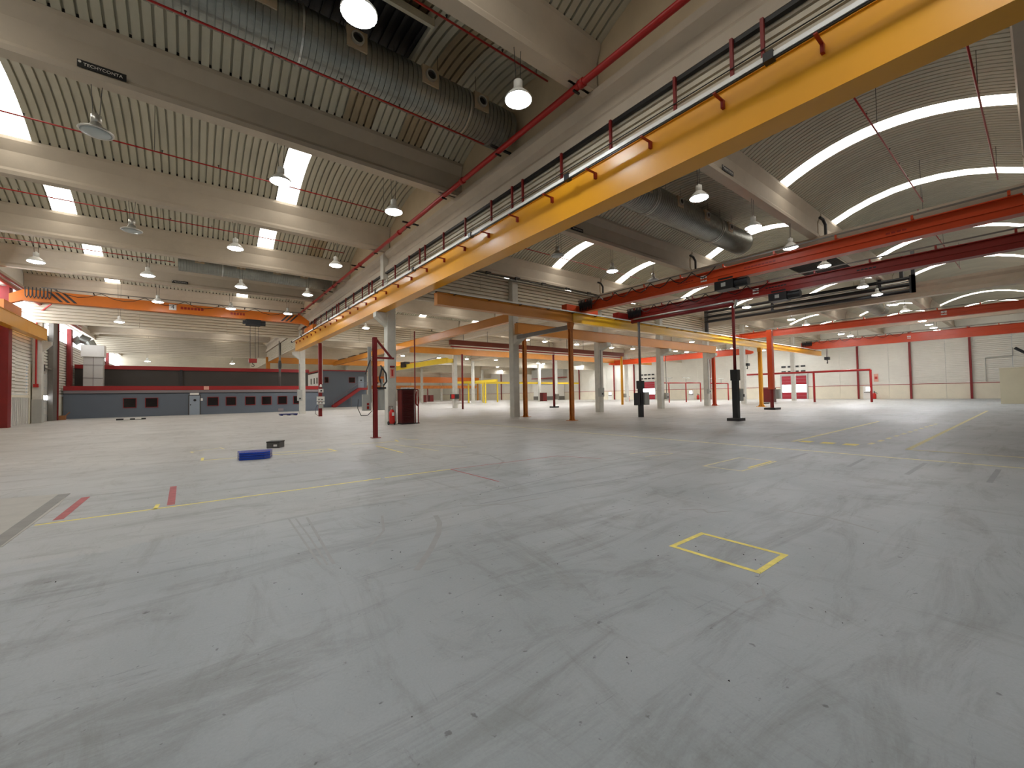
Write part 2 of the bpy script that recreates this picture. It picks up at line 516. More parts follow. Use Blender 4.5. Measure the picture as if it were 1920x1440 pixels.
def vault_mesh(w, span, nseg, m, name, npitch=None, flat=False):
    n = npitch or max(1, round(w / PITCHC))
    pw = w / n
    xs = []
    if flat:
        xs = [(0, 0), (w, 0)]
    else:
        for i in range(n):
            x = i * pw
            xs += [(x, 0), (x + pw * .74, 0), (x + pw * .76, .11), (x + pw * .98, .11)]
        xs.append((w, 0))
    mb = MB(); vs = []
    for k in range(nseg + 1):
        t = k / nseg
        y = -span / 2 + span * t
        u = 2 * t - 1
        z = RISE * (1 - u * u)
        for x, d in xs:
            vs.append((x, y, z + d))
    q = len(xs)
    fs = [(k * q + i, k * q + i + 1, (k + 1) * q + i + 1, (k + 1) * q + i) for k in range(nseg) for i in range(q - 1)]
    mb.raw(vs, fs)
    me = bpy.data.meshes.new(name)
    me.from_pydata(mb.v, [], mb.f)
    me.materials.append(M[m])
    return me

cache = {}
def vmesh(w, span, nseg, m, name, flat=False):
    key = (round(w, 3), round(span, 3), nseg, m)
    if key not in cache: cache[key] = vault_mesh(w, span, nseg, m, name, None, flat)
    return cache[key]

NOSKY = {(3, 3.05), (3, 12.5), (3, 20.72), (6, 3.05), (3, 38.1), (4, 12.5), (5, 12.5)}
NEAR = {(0, i) for i in (2, 3, 4, 5, 6)} | {(1, i) for i in (2, 3, 4)}
for b in range(len(BX) - 1):
    x0, x1 = BX[b], BX[b + 1]
    sk0 = [s for s in SKX if x0 < s[0] < x1]
    for i in range(len(TY) - 1):
        sk = [s for s in sk0 if (i, s[0]) not in NOSKY]
        y0, y1 = TY[i] + 0.2, TY[i + 1] - 0.2
        yc, span = (y0 + y1) / 2, y1 - y0
        near = (b, i) in NEAR
        edges = [x0] + [e for s in sk for e in s] + [x1]
        for k in range(0, len(edges) - 1):
            a, c = edges[k], edges[k + 1]
            if k % 2 and i < 2: continue
            if k % 2:                                   # a daylit strip
                inst('skylight', vmesh(c - a, span, 14 if near else 8, 'sky', 'skylight', True), (a, yc, ZS), ceiling)
            elif near:
                n = max(1, round((c - a) / 0.948))
                w = (c - a) / n
                for j in range(n):
                    st = 'stain' if (b, i, k, j) in ((0, 3, 2, 9), (0, 3, 2, 11), (0, 5, 4, 2)) else 'sheet'
                    inst('roof_sheet', vmesh(w, span, 14, st, 'roof_sheet'), (a + j * w, yc, ZS), ceiling)
            else:
                inst('roof_sheet', vmesh(c - a, span, 8, 'sheet', 'roof_sheet'), (a, yc, ZS), ceiling)

# roof beams running along x
def tprof(yc):
    return [(yc + a, z) for a, z in ((-.19, 9.5), (-.19, 9.64), (-.11, 9.76), (-.11, 10.35), (-.26, 10.7), (-.26, 10.82), (.26, 10.82), (.26, 10.7), (.11, 10.35), (.11, 9.76), (.19, 9.64), (.19, 9.5))]
BAYN = ['left', 'second', 'third', 'fourth', 'fifth']
tcache = {}
for b in range(5):
    x0, x1 = BX[b] + (0 if b == 0 else 0.1), BX[b + 1] - 0.1
    me = MB().prism_x(tprof(0), 0, x1 - x0).mesh('roof_beam', 'conc')
    filler = MB().box(0, -.235, 10.82, x1 - x0, .235, 11.0).mesh('shade_filler', 'dark')  # dark filler shutting out sky and painting the shade in the rib ends
    for i, y in enumerate(TY[1:-1]):
        o = inst('roof_beam', me, (x0, y, 0))
        inst('shade_filler', filler, (0, 0, 0), o)
        n = i - 1
        if b <= 1 and 1 <= n <= 5:
            lab = 'precast concrete roof beam across the %s roof bay, %s from the camera' % (BAYN[b], ORD[n - 1])
            tag(o, lab, 'beam', 'concrete roof beams', 'structure')
        else:
            tag(o, 'distant precast concrete roof beam of the %s roof bay' % BAYN[b], 'beam', 'distant roof beams, %s bay' % BAYN[b], 'structure')

# girders along y with gable infill between the vaults
def gprof(xc):
    return [(xc + a, z) for a, z in ((-.33, 8.37), (-.33, 8.64), (-.15, 8.86), (-.15, 9.12), (-.33, 9.3), (-.33, 9.5), (.33, 9.5), (.33, 9.3), (.15, 9.12), (.15, 8.86), (.33, 8.64), (.33, 8.37))]
GN = ['beside the red fire main', 'behind the nearest orange crane', 'behind the black pipe bundle', 'farthest on the right']
for g, x in enumerate(GX):
    gi = obj('roof_girder', MB().prism_y(gprof(x), SY, NY), 'conc', 'long concrete roof girder ' + GN[g], 'girder', kind='structure')
    for i in range(len(TY) - 1) if g == 0 else ():
        y0, y1 = TY[i] + .11, TY[i + 1] - .11
        pts = [(y0, 9.5), (y1, 9.5)]
        for k in range(11):
            t = 1 - k / 10
            u = 2 * t - 1
            pts.append((y0 + (y1 - y0) * t, ZS + .03 + RISE * (1 - u * u)))
        part('gable_infill', MB().prism_x(pts, x - .06, x + .06), 'gable', gi)

# ------------------------------------------------------------------ corrugated sheets standing upright
def corr_profile(h, pitch=PITCHC, depth=0.12):
    n = max(1, round(h / pitch)); p = h / n
    out = []
    for i in range(n):
        z = i * p
        out += [(z, 0), (z + p * .66, 0), (z + p * .68, -depth), (z + p * .98, -depth)]
    out.append((h, 0))
    return out

def corr_sheet(mb, axis, u0, u1, c, z0, z1, sign=1, thick=0.16, pitch=PITCHC):
    """horizontal ribs; axis 'x': sheet spans u along x at y=c, ribs toward sign*y"""
    pr = corr_profile(z1 - z0, pitch)
    fr = [(d * sign, z0 + z) for z, d in pr]
    poly = fr + [(-thick * sign, z1), (-thick * sign, z0)]
    if axis == 'x': mb.prism_x([(c + d, z) for d, z in poly], u0, u1)
    else: mb.prism_y([(c + d, z) for d, z in poly], u0, u1)
    return mb

# west wall
ww = empty('wall_west', (WX, 0, 0), 'white sheet wall along the left side of the hall', 'wall', kind='structure')
y = SY
while y < NY:
    y2 = min(y + 5.8, NY)
    if y2 <= 47.0 or y > 53:
        part('wall_panel', corr_sheet(MB(), 'y', y, y2 - .02, WX - .05, 2.15, 7.15, 1), 'wallsheet', ww)
        if y > 53: part('plinth_panel', MB().box(WX - .12, y, 0, WX - .02, y2 - .02, 2.12), 'plinth', ww)
    else:
        part('wall_panel', corr_sheet(MB(), 'y', y, y2 - .02, WX - .05, 4.45, 7.15, 1), 'wallsheet', ww)
    y += 5.8
part('plinth_panel', MB().box(WX - .12, SY, 0, WX - .02, 41.0, 2.12), 'plinth', ww)
part('plinth_panel', MB().box(WX - .12, 41.0, 1.93, WX - .02, 46.0, 2.12), 'plinth', ww)
part('grille_backing', MB().box(WX - .12, 41.0, 0, WX - .05, 46.0, 1.93), 'black', ww)
for k in range(20):
    yy = 41.1 + k * 0.245
    part('grille_bar', MB().box(WX - .05, yy, 0, WX - .03, yy + .12, 1.93), 'white', ww)
part('upper_strip', MB().box(WX - .12, SY, 8.95, WX - .02, NY, 12.2), 'wallsheet', ww)
part('wall_panel', corr_sheet(MB(), 'y', 43.1, 45.98, WX - .05, 2.15, 4.45, 1), 'wallsheet', ww)
part('side_panel', MB().box(WX - .12, 46.0, 0, WX - .02, 48.0, 4.45), 'plinth', ww)
part('side_panel', MB().box(WX - .12, 51.2, 0, WX - .02, 53.4, 4.45), 'plinth', ww)
wc = empty('window_1', (WX, 0, 0), 'bright clerestory strip high on the left wall', 'window', kind='structure')
y = 30.0
while y < 100:
    part('pane', MB().box(WX - .10, y + .05, 7.2, WX - .07, y + 2.83, 8.9), 'winlit', wc)
    part('mullion', MB().box(WX - .12, y - .05, 7.15, WX - .02, y + .05, 8.95), 'white', wc)
    part('transom', MB().box(WX - .115, y + .05, 8.0, WX - .03, y + 2.83, 8.06), 'white', wc)
    y += 2.88
for (ya, yb) in ((SY, 30.0), (100, NY)):
    part('wall_panel', corr_sheet(MB(), 'y', ya, yb, WX - .05, 7.15, 8.95, 1), 'wallsheet', ww)
d1 = empty('door_1', (WX, 49.6, 0), 'pale sectional overhead door with a lit row of panes, left wall', 'door', kind='structure')
for k in range(8):
    z0 = k * 0.555
    if k == 3:
        part('door_panel', MB().box(WX - .1, 48.05, z0, WX - .04, 51.15, z0 + .1), 'sect', d1)
        part('door_panel', MB().box(WX - .1, 48.05, z0 + .46, WX - .04, 51.15, z0 + .54), 'sect', d1)
        for j in range(4):
            part('pane', MB().box(WX - .09, 48.12 + j * .77, z0 + .1, WX - .05, 48.75 + j * .77, z0 + .46), 'winlit', d1)
            part('pane_divider', MB().box(WX - .1, 48.75 + j * .77, z0 + .1, WX - .04, 48.89 + j * .77 if j < 3 else 51.15, z0 + .46), 'sect', d1)
    else:
        part('door_panel', MB().box(WX - .1, 48.05, z0, WX - .04, 51.15, z0 + .535), 'sect', d1)
part('shaft', MB().tube((WX + .12, 47.9, 4.32), (WX + .12, 52.9, 4.32), .07), 'greydk', d1)
part('motor', MB().box(WX + .0, 48.1, 4.05, WX + .3, 48.5, 4.55).box(WX + .05, 48.25, 3.4, WX + .2, 48.45, 4.05), 'black', d1)
obj('trim_1', MB().box(WX - .02, 50.95, 0, WX + .28, 52.3, 8.4), 'greydk', 'grey steel column beside the overhead door', 'column', kind='structure')
obj('trim_2', MB().box(WX + .28, 52.32, 0, WX + .36, 52.46, 8.6).box(WX - .02, 52.32, 0, WX + .28, 52.46, 8.6), 'redpost', 'dark red edge of the grey door column', 'column', kind='structure')
obj('wall_post', MB().box(WX, 39.7, 0, WX + .42, 40.35, 8.9), 'redpost', 'dark red steel wall column at the left edge', 'post')
obj('wall_post', MB().box(WX, 57.2, 2.9, WX + .3, 57.9, 8.6), 'redpost', 'dark red steel wall column rising behind the grey office', 'post')
obj('wall_post', MB().box(WX, 79.2, 2.9, WX + .3, 79.9, 8.6), 'redpost', 'distant dark red wall column near the clerestory end', 'post')
obj('downpipe', MB().tube((WX + .26, 46.27, 2.9), (WX + .26, 46.27, 8.2), .05).tube((WX + .26, 46.27, 8.2), (WX + 1.2, 45.2, 8.9), .05).box(WX + .14, 46.18, 2.7, WX + .4, 46.34, 2.95),
    'piped', 'thin red fire pipe running down the left wall column', 'pipe')
# east wall
we = empty('wall_east', (EX, 0, 0), 'far white sheet wall on the right', 'wall', kind='structure')
ED = [(23.9, 27.7), (52.1, 55.7)]
y = SY
k = 0
while y < NY:
    y2 = min(y + 5.75, NY)
    segs = [(y, y2)]
    for a, c in ED:
        segs = [s for (p, q) in segs for s in ([(p, q)] if q <= a or p >= c else [(p, a)] * (p < a) + [(c, q)] * (q > c))]
    for p, q in segs:
        part('plinth_panel', MB().box(EX, p, 0, EX + .1, q - .02, 2.02), 'plinth', we)
        part('wall_panel', corr_sheet(MB(), 'y', p, q - .02, EX + .04, 2.1, 4.2, -1), 'wallsheet', we)
    part('wall_panel', corr_sheet(MB(), 'y', y, y2 - .02, EX + .04, 4.2, 9.6, -1), 'wallsheet', we)
    part('girt', MB().box(EX - .02, y, 2.02, EX + .06, y2, 2.1), 'darkred', we)
    y += 5.75
part('upper_strip', MB().box(EX, SY, 9.6, EX + .1, NY, 12.2), 'wallsheet', we)
for i, yy in enumerate((5.82, 11.52, 17.31, 34.05, 40.0, 57.5, 63.2, 74.5, 97.6, 109.0)):
    obj('wall_post', MB().box(EX - .26, yy - .11, 0, EX - .02, yy + .11, 9.4), 'redpost',
        'thin dark red steel post on the far right wall, %s from its right end' % ORD[i], 'post', 'red posts of the far wall')
for n, (a, c) in enumerate(ED):
    dn = empty('door_%d' % (n + 2), (EX, (a + c) / 2, 0), ['crimson dock door with a glaring daylit window band behind a white column', 'distant crimson dock door beyond the black pole'][n], 'door', kind='structure')
    for z0, z1 in ((0.05, .55), (.57, 1.12), (2.46, 2.95), (2.97, 3.45), (3.47, 3.9)):
        part('door_panel', MB().box(EX - .06, a + .1, z0, EX + .02, c - .1, z1), 'door_red', dn)
    part('pane', MB().box(EX - .05, a + .15, 1.14, EX, c - .15, 2.44), 'winlit', dn)
    part('frame', MB().box(EX - .14, a - .1, 0, EX + .02, a + .1, 4.2).box(EX - .14, c - .1, 0, EX + .02, c + .1, 4.2).box(EX - .14, a + .1, 3.92, EX + .02, c - .1, 4.2), 'grey', dn)
    wv = empty('wall_vents', (EX, (a + c) / 2, 4.5), ['dark slot vents in two rows above the crimson dock door', 'dark slot vents above the distant crimson dock door'][n], 'vent')
    for zz in (4.5, 5.35):
        for j in range(4):
            part('slot_vent', MB().box(EX - .07, a + .2 + j * .95, zz, EX - .02, a + .85 + j * .95, zz + .28), 'black', wv)
# north wall, and an unseen south wall added to bound the light
wnn = obj('wall_north', corr_sheet(MB(), 'x', WX, EX, NY, 0, 12.2, -1), 'wallsheet', 'pale far end wall of the hall', 'wall', kind='structure')
wss = obj('wall_south_added', corr_sheet(MB(), 'x', WX, EX, SY, 0, 12.2, 1), 'wallsheet', 'unseen wall added behind the camera to close off light', 'wall', kind='structure')

obj('roof_girder', MB().prism_y([(WX + a, z) for a, z in ((-.02, 9.0), (.35, 9.0), (.35, 9.25), (.2, 9.4), (.2, 9.75), (-.02, 9.75))], SY, NY), 'conc', 'concrete girder along the top of the left wall', 'girder', kind='structure')
obj('wall_pipe', MB().tube((WX + .55, 20, 9.2), (WX + .55, 60, 9.2), .07).tube((WX + .5, 20, 8.9), (WX + .5, 60, 8.9), .1), 'darkred', 'red pipes along the girder of the left wall', 'pipe')
# hanging fascias (smoke curtains)
def fascia(name, axis, u0, u1, c, z0, z1, label, split=5.85, pitch=PITCHC):
    e = empty(name, (0, 0, 0), label, 'fascia', kind='structure')
    u = u0
    n = max(1, round((u1 - u0) / split)); w = (u1 - u0) / n
    for k in range(n):
        part('fascia_sheet', corr_sheet(MB(), axis, u0 + k * w, u0 + (k + 1) * w - .015, c, z0, z1, -1, .16, pitch), 'fascia', e)
    return e
fascia('fascia_panel', 'x', 8.9, EX, 22.35, 7.2, 9.5, 'corrugated beige curtain wall above the nearest column row')
for n, yy in enumerate(ROWS[1:5]):
    fascia('fascia_panel', 'x', WX + .1, EX, yy + .2, 7.45 if n else 7.55, 9.5, 'corrugated beige curtain wall high across the hall, %s behind the front one' % ORD[n])
fascia('fascia_panel', 'y', SY, NY, 8.47, 6.9, 8.39, 'dark corrugated infill between the concrete girder and the yellow runway', 12, .165)

# ------------------------------------------------------------------ columns
def column(x, y, h, label, corbels=(), grp=None):
    e = empty('concrete_column', (x, y, 0), label, 'column', grp, 'structure')
    mb = MB().poly_z([(x - .25, y - .22), (x - .22, y - .25), (x + .22, y - .25), (x + .25, y - .22), (x + .25, y + .22), (x + .22, y + .25), (x - .22, y + .25), (x - .25, y + .22)], 0, h)
    part('shaft', mb, 'column', e)
    for side, z in corbels:
        if side == 'w': cm = MB().prism_y([(x - .25, z - .75), (x - .25, z), (x - .85, z), (x - .85, z - .25)], y - .22, y + .22)
        if side == 's': cm = MB().prism_x([(y - .25, z - .6), (y - .25, z), (y - 1.1, z), (y - 1.1, z - .25)], x - .22, x + .22)
        part('corbel', cm, 'column', e)
    return e
names1 = ['pale concrete column carrying the yellow runway, beside the maroon cabinet', 'concrete column with a rusty orange steel post against its right side, nearest of the crane row',
          'concrete column with a grey switch box and conduit, second of the crane row', 'concrete column under the second runway, third of the crane row',
          'concrete column with an orange post at the end of the second runway', 'bright white column directly behind the black and red pole', 'slender white column left of the crimson dock door', 'bright white column in front of the crimson dock door']
for k, x in enumerate([8.65, 17.4, 26.15, 34.9, 43.65, 52.4, 61.15, 68.6]):
    column(x, 22.2, 8.4 if x in GX else 9.5, names1[k], (('w', 6.15),) if k == 0 else (('s', 5.55),) if k in (1, 2, 3, 4) else ())
column(8.65, 45.6, 8.4, 'pale concrete column under the far end of the yellow runway, in front of the office', (('w', 6.15),))
far_names = {(45.6, 26.15): 'concrete column with a small red box, beyond the maroon cabinet', (45.6, 43.65): 'white column behind the thin dark pole with flat foot', (45.6, 61.15): 'pale column behind the small yellow post, near two fire extinguishers'}
for yy in ROWS[1:]:
    for x in GX:
        if (yy, x) == (45.6, 8.65) or x == 8.65: continue
        column(x, yy, 8.4, far_names.get((yy, x), 'distant concrete column deep in the hall'), (), None if (yy, x) in far_names else 'distant concrete columns')
wcol = column(WX + .3, 46.6, 8.9, 'wide concrete wall column by the overhead door, grey patch near its foot', ())
part('corbel', MB().prism_y([(WX + .55, 5.4), (WX + .55, 6.2), (WX + 1.0, 6.2), (WX + 1.0, 5.95)], 46.4, 46.8), 'column', wcol)
part('grey_patch', MB().box(WX + .04, 46.33, 0, WX + .56, 46.36, 1.8).box(WX + .54, 46.36, 0, WX + .56, 46.86, 1.8), 'grey', wcol, label='grey painted lower part')
obj('girder_saddle', MB().box(8.22, 21.98, 8.0, 8.5, 22.42, 9.35), 'column', 'concrete column head clasping the girder beside the red main', 'column', kind='structure')

# ------------------------------------------------------------------ crane runways
def box_beam(mb, axis, u0, u1, c, w, z0, z1):
    """built-up girder: two webs closed by overhanging flanges"""
    pr = [(-w / 2 - .03, z0), (-w / 2 - .03, z0 + .03), (-w / 2, z0 + .03), (-w / 2, z1 - .035), (-w / 2 - .04, z1 - .035), (-w / 2 - .04, z1),
          (w / 2 + .04, z1), (w / 2 + .04, z1 - .035), (w / 2, z1 - .035), (w / 2, z0 + .03), (w / 2 + .03, z0 + .03), (w / 2 + .03, z0)]
    if axis == 'y': mb.prism_y([(c + a, z) for a, z in pr], u0, u1)
    else: mb.prism_x([(c + a, z) for a, z in pr], u0, u1)
    return mb

rw = empty('crane_runway', (8.1, 44.7, 6.15), 'huge yellow crane runway girder sweeping overhead from upper right to the left column', 'crane runway')
part('girder', box_beam(MB(), 'y', -13, 44.7, 8.11, .46, 6.17, 7.18), 'yellow', rw)
part('rail', MB().box(8.07, -13, 7.18, 8.15, 44.6, 7.25), 'dark', rw)
part('conductor_rail', MB().box(7.51, -12, 6.985, 7.59, 44.2, 7.065), 'white', rw, label='white conductor rail along the top edge')
part('conductor_strip', MB().box(7.53, -12, 6.955, 7.57, 44.2, 6.985), 'black', rw)
yb = 0.4
k = 0
while yb < 44:
    part('bracket', MB().box(7.50, yb, 6.93, 7.88, yb + .05, 6.955).box(7.80, yb, 6.8, 7.88, yb + .05, 6.93), 'darkred', rw)
    if k % 3 == 1: part('joint_box', MB().box(7.48, yb + .6, 6.95, 7.62, yb + .75, 7.1), 'black', rw)
    yb += 1.55; k += 1
# red posts and cable rails above the runway
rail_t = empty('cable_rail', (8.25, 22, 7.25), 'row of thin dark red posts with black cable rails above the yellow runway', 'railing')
yb = 1.2; k = 0
while yb < 44:
    for yy in ((yb, yb + .55) if k % 4 == 1 else (yb,)):
        part('post', MB().box(8.26, yy, 7.18, 8.32, yy + .06, 8.37), 'redpost', rail_t)
    yb += 1.75; k += 1
part('shade_strip', MB().box(8.33, -12, 8.28, 8.44, 44.5, 8.37), 'black', rail_t)  # black strip painting the shade right under the girder
for z in (7.75,):
    part('cable', MB().tube((8.24, -12, z), (8.24, 44.5, z), .012, 6), 'black', rail_t)

rwL = empty('crane_runway', (-9.0, 46, 6.2), 'yellow runway beam on the left wall below the clerestory', 'crane runway')
part('girder', box_beam(MB(), 'y', 30, 46.3, -9.0, .4, 6.25, 7.1), 'yellow', rwL)
part('rail', MB().box(-9.04, 30, 7.1, -8.96, 46.3, 7.16), 'dark', rwL)

r2_ = empty('crane_runway', (17, 16.4, 5.5), 'yellow runway beam crossing behind the orange cranes on slim posts', 'crane runway')
part('girder', box_beam(MB(), 'x', 8.5, 17.0, 16.4, .3, 5.56, 6.1), 'ochre', r2_, label='orange left length')
part('girder', box_beam(MB(), 'x', 17.05, 44.0, 16.4, .3, 5.56, 6.1), 'yellow2', r2_)
part('girder', box_beam(MB(), 'x', 44.05, 59.5, 16.4, .3, 5.56, 6.1), 'yellow', r2_)
part('rail', MB().box(8.5, 16.36, 6.1, 59.4, 16.44, 6.16), 'dark', r2_)
part('conductor_rail', MB().box(9, 16.02, 6.08, 59, 16.07, 6.14), 'white', r2_)
for k in range(26):
    part('bracket', MB().box(9.3 + k * 1.9, 16.02, 6.05, 9.34 + k * 1.9, 16.25, 6.08), 'dark', r2_)
rs = empty('crane_runway', (17, 21.4, 5.55), 'weathered orange runway beam just in front of the column row, below the yellow one', 'crane runway')
part('girder', box_beam(MB(), 'x', 17.0, 43.9, 21.4, .36, 5.56, 6.28), 'ochre', rs)
part('rail', MB().box(17, 21.36, 6.28, 43.9, 21.44, 6.34), 'dark', rs)
r3 = empty('crane_runway', (17.4, 22.8, 6.55), 'orange runway beam leading away behind the first crane row columns', 'crane runway')
part('girder', box_beam(MB(), 'y', 22.46, 67.6, 17.4, .34, 6.56, 7.15), 'ochre', r3)
for k in range(3):
    part('stop_block', MB().box(17.25, 52 + k * 5, 7.15, 17.55, 55 + k * 5, 7.3), 'dark', r3)
r45 = empty('crane_runway', (24, 44.9, 6.7), 'orange runway beam across the middle of the hall, second column row', 'crane runway')
part('girder', box_beam(MB(), 'x', 20, 68, 45.14, .34, 6.68, 7.4), 'ochre', r45)
r68 = empty('crane_runway', (8, 68, 6.7), 'orange runway beam above the office roof', 'crane runway')
part('girder', box_beam(MB(), 'x', 8.2, 32, 68, .34, 6.7, 7.55), 'ochre', r68)
part('post', MB().box(8.25, 68.05, 5.0, 8.75, 68.3, 6.7), 'ochre', r68)
r115 = empty('bridge_crane', (57, 115, 5.7), 'wide orange crane bridge far back beyond the maroon cabinet', 'crane')
part('bridge_girder', box_beam(MB(), 'x', 40, 74, 113.5, .5, 5.65, 7.35), 'orange', r115)
part('end_carriage', MB().box(39.8, 112.2, 5.3, 40.3, 114.6, 5.65), 'dark', r115)
for x in (40.05, 73.6): part('post', MB().box(x - .2, 113.3, 0, x + .2, 113.7, 5.65), 'ochre', r115)
r118 = empty('crane_runway', (57, 112, 3.9), 'low orange runway deep in the hall under the far crane', 'crane runway')
part('girder', box_beam(MB(), 'x', 30, 72, 112, .4, 3.85, 4.75), 'rust', r118)
for x in (44, 55, 66): part('post', MB().box(x - .12, 111.9, 0, x + .12, 112.1, 3.85), 'redpost', r118)
r34 = empty('crane_runway', (22, 34, 6.3), 'dark brown monorail track with small carriers, beyond the first column row', 'crane runway')
part('track', box_beam(MB(), 'x', 19, 45, 34, .22, 6.35, 6.8), 'brownrail', r34)
part('track_pipe', MB().tube((19, 33.8, 6.15), (44.2, 33.8, 6.15), .07), 'darkred', r34)
for k in range(9):
    part('hanger', MB().tube((20.5 + k * 2.8, 34, 6.8), (20.5 + k * 2.8, 34, 7.9), .02, 6), 'black', r34)

# ------------------------------------------------------------------ cranes
def digit_plate(parent, ch, c, s, axis):
    """white square with a black digit; axis 'x' faces -y, axis 'y' faces -x"""
    x, y, z = c
    if axis == 'x': mb = MB().box(x - s / 2, y - .012, z - s / 2, x + s / 2, y, z + s / 2)
    else: mb = MB().box(x - .012, y - s / 2, z - s / 2, x, y + s / 2, z + s / 2)
    pl = part('number_plate', mb, 'white', parent)
    me = text_mesh(ch, s * .95, 'black', 'digit')
    o = inst('digit', me, Vector((x, y - .016, z) if axis == 'x' else (x - .016, y, z)) - wpos(pl), pl)
    o.rotation_euler = (pi / 2, 0, 0) if axis == 'x' else (pi / 2, 0, -pi / 2)

# left bay crane along x
c0 = empty('bridge_crane', (0, 39, 7.2), 'orange overhead crane spanning the left bay, white number 4 plate on its beam', 'crane')
y0 = 39.0
part('bridge_girder', MB().prism_y([(-8.4, 7.98), (7.3, 7.98), (7.9, 7.75), (7.95, 8.2), (7.3, 8.66), (-8.4, 8.66), (-9.0, 8.3), (-9.0, 7.7)], y0 - .16, y0 + .16), 'orange', c0)
part('bottom_flange', MB().box(-8.4, y0 - .22, 7.94, 7.3, y0 + .22, 7.98), 'orange', c0)
part('end_carriage', MB().box(7.9, 37.4, 7.25, 8.2, 40.6, 7.75), 'orange', c0)
part('end_carriage', MB().box(-9.15, 37.4, 7.17, -8.85, 40.6, 7.7), 'orange', c0)
part('festoon_track', MB().box(-7.6, y0 - .45, 8.78, 7.6, y0 - .40, 8.84), 'greydk', c0)
for k in range(9):
    part('bracket', MB().box(-7 + k * 1.7, y0 - .45, 8.70, -6.95 + k * 1.7, y0 - .1, 8.78), 'dark', c0)
fest = MB()
for k in range(7):
    x = -8.3 + k * .16
    fest.path([(x, y0 - .42, 8.78), (x + .02, y0 - .42, 8.25), (x + .08, y0 - .42, 8.1), (x + .14, y0 - .42, 8.25), (x + .16, y0 - .42, 8.78)], .025, 6)
x = -7.1
while x < 4.2:
    fest.path([(x, y0 - .42, 8.78), (x + .55, y0 - .42, 8.5), (x + 1.1, y0 - .42, 8.4), (x + 1.65, y0 - .42, 8.5), (x + 2.2, y0 - .42, 8.78)], .02, 6)
    x += 2.2
part('festoon_cable', fest, 'black', c0)
for sx, dx in ((-7.4, -.5), (6.3, .5)):
    for k in range(3):
        a = sx + k * .32
        part('warning_stripe', MB().prism_y([(a, 8.62), (a + .16, 8.62), (a + .16 - dx * 1.1, 8.02), (a - dx * 1.1, 8.02)], y0 - .172, y0 - .16), 'dark', c0)
digit_plate(c0, '4', (-1.2, y0 - .16, 8.36), .42, 'x')
for k in range(7):
    part('faded_lettering', MB().box(-.75 + k * .2, y0 - .168, 8.27, -.60 + k * .2, y0 - .16, 8.45), 'darkred', c0)
for k in range(5):
    part('faded_lettering', MB().box(2.3 + k * .2, y0 - .168, 8.2, 2.44 + k * .2, y0 - .16, 8.38), 'darkred', c0)
ho = part('hoist', MB().box(3.3, y0 - .5, 7.45, 4.3, y0 + .2, 7.9).box(3.1, y0 - .3, 7.55, 3.35, y0, 7.8).lathe([(.2, 0), (.2, .35)], 14, (4.3, y0 - .15, 7.68), 'x'), 'black', c0)
part('hoist_rope', MB().tube((3.6, y0 - .15, 4.75), (3.6, y0 - .15, 7.5), .018, 6).tube((3.95, y0 - .15, 4.75), (3.95, y0 - .15, 7.5), .018, 6).tube((4.15, y0 - .2, 4.9), (4.15, y0 - .2, 7.5), .014, 6), 'dark', c0)
hb = part('hook_block', MB().box(3.5, y0 - .3, 4.45, 4.05, y0, 4.78).lathe([(.14, -.03), (.14, .03)], 14, (3.78, y0 - .15, 4.6), 'y'), 'darkred', c0)
hk = MB()
for k in range(8):
    a, c = radians(100 - k * 34), radians(100 - (k + 1) * 34)
    hk.tube((3.78 + .1 * cos(a), y0 - .15, 4.24 + .1 * sin(a)), (3.78 + .1 * cos(c), y0 - .15, 4.24 + .1 * sin(c)), .025, 6)
hk.tube((3.78, y0 - .15, 4.34), (3.78, y0 - .15, 4.46), .03, 6)
part('hook', hk, 'dark', c0)

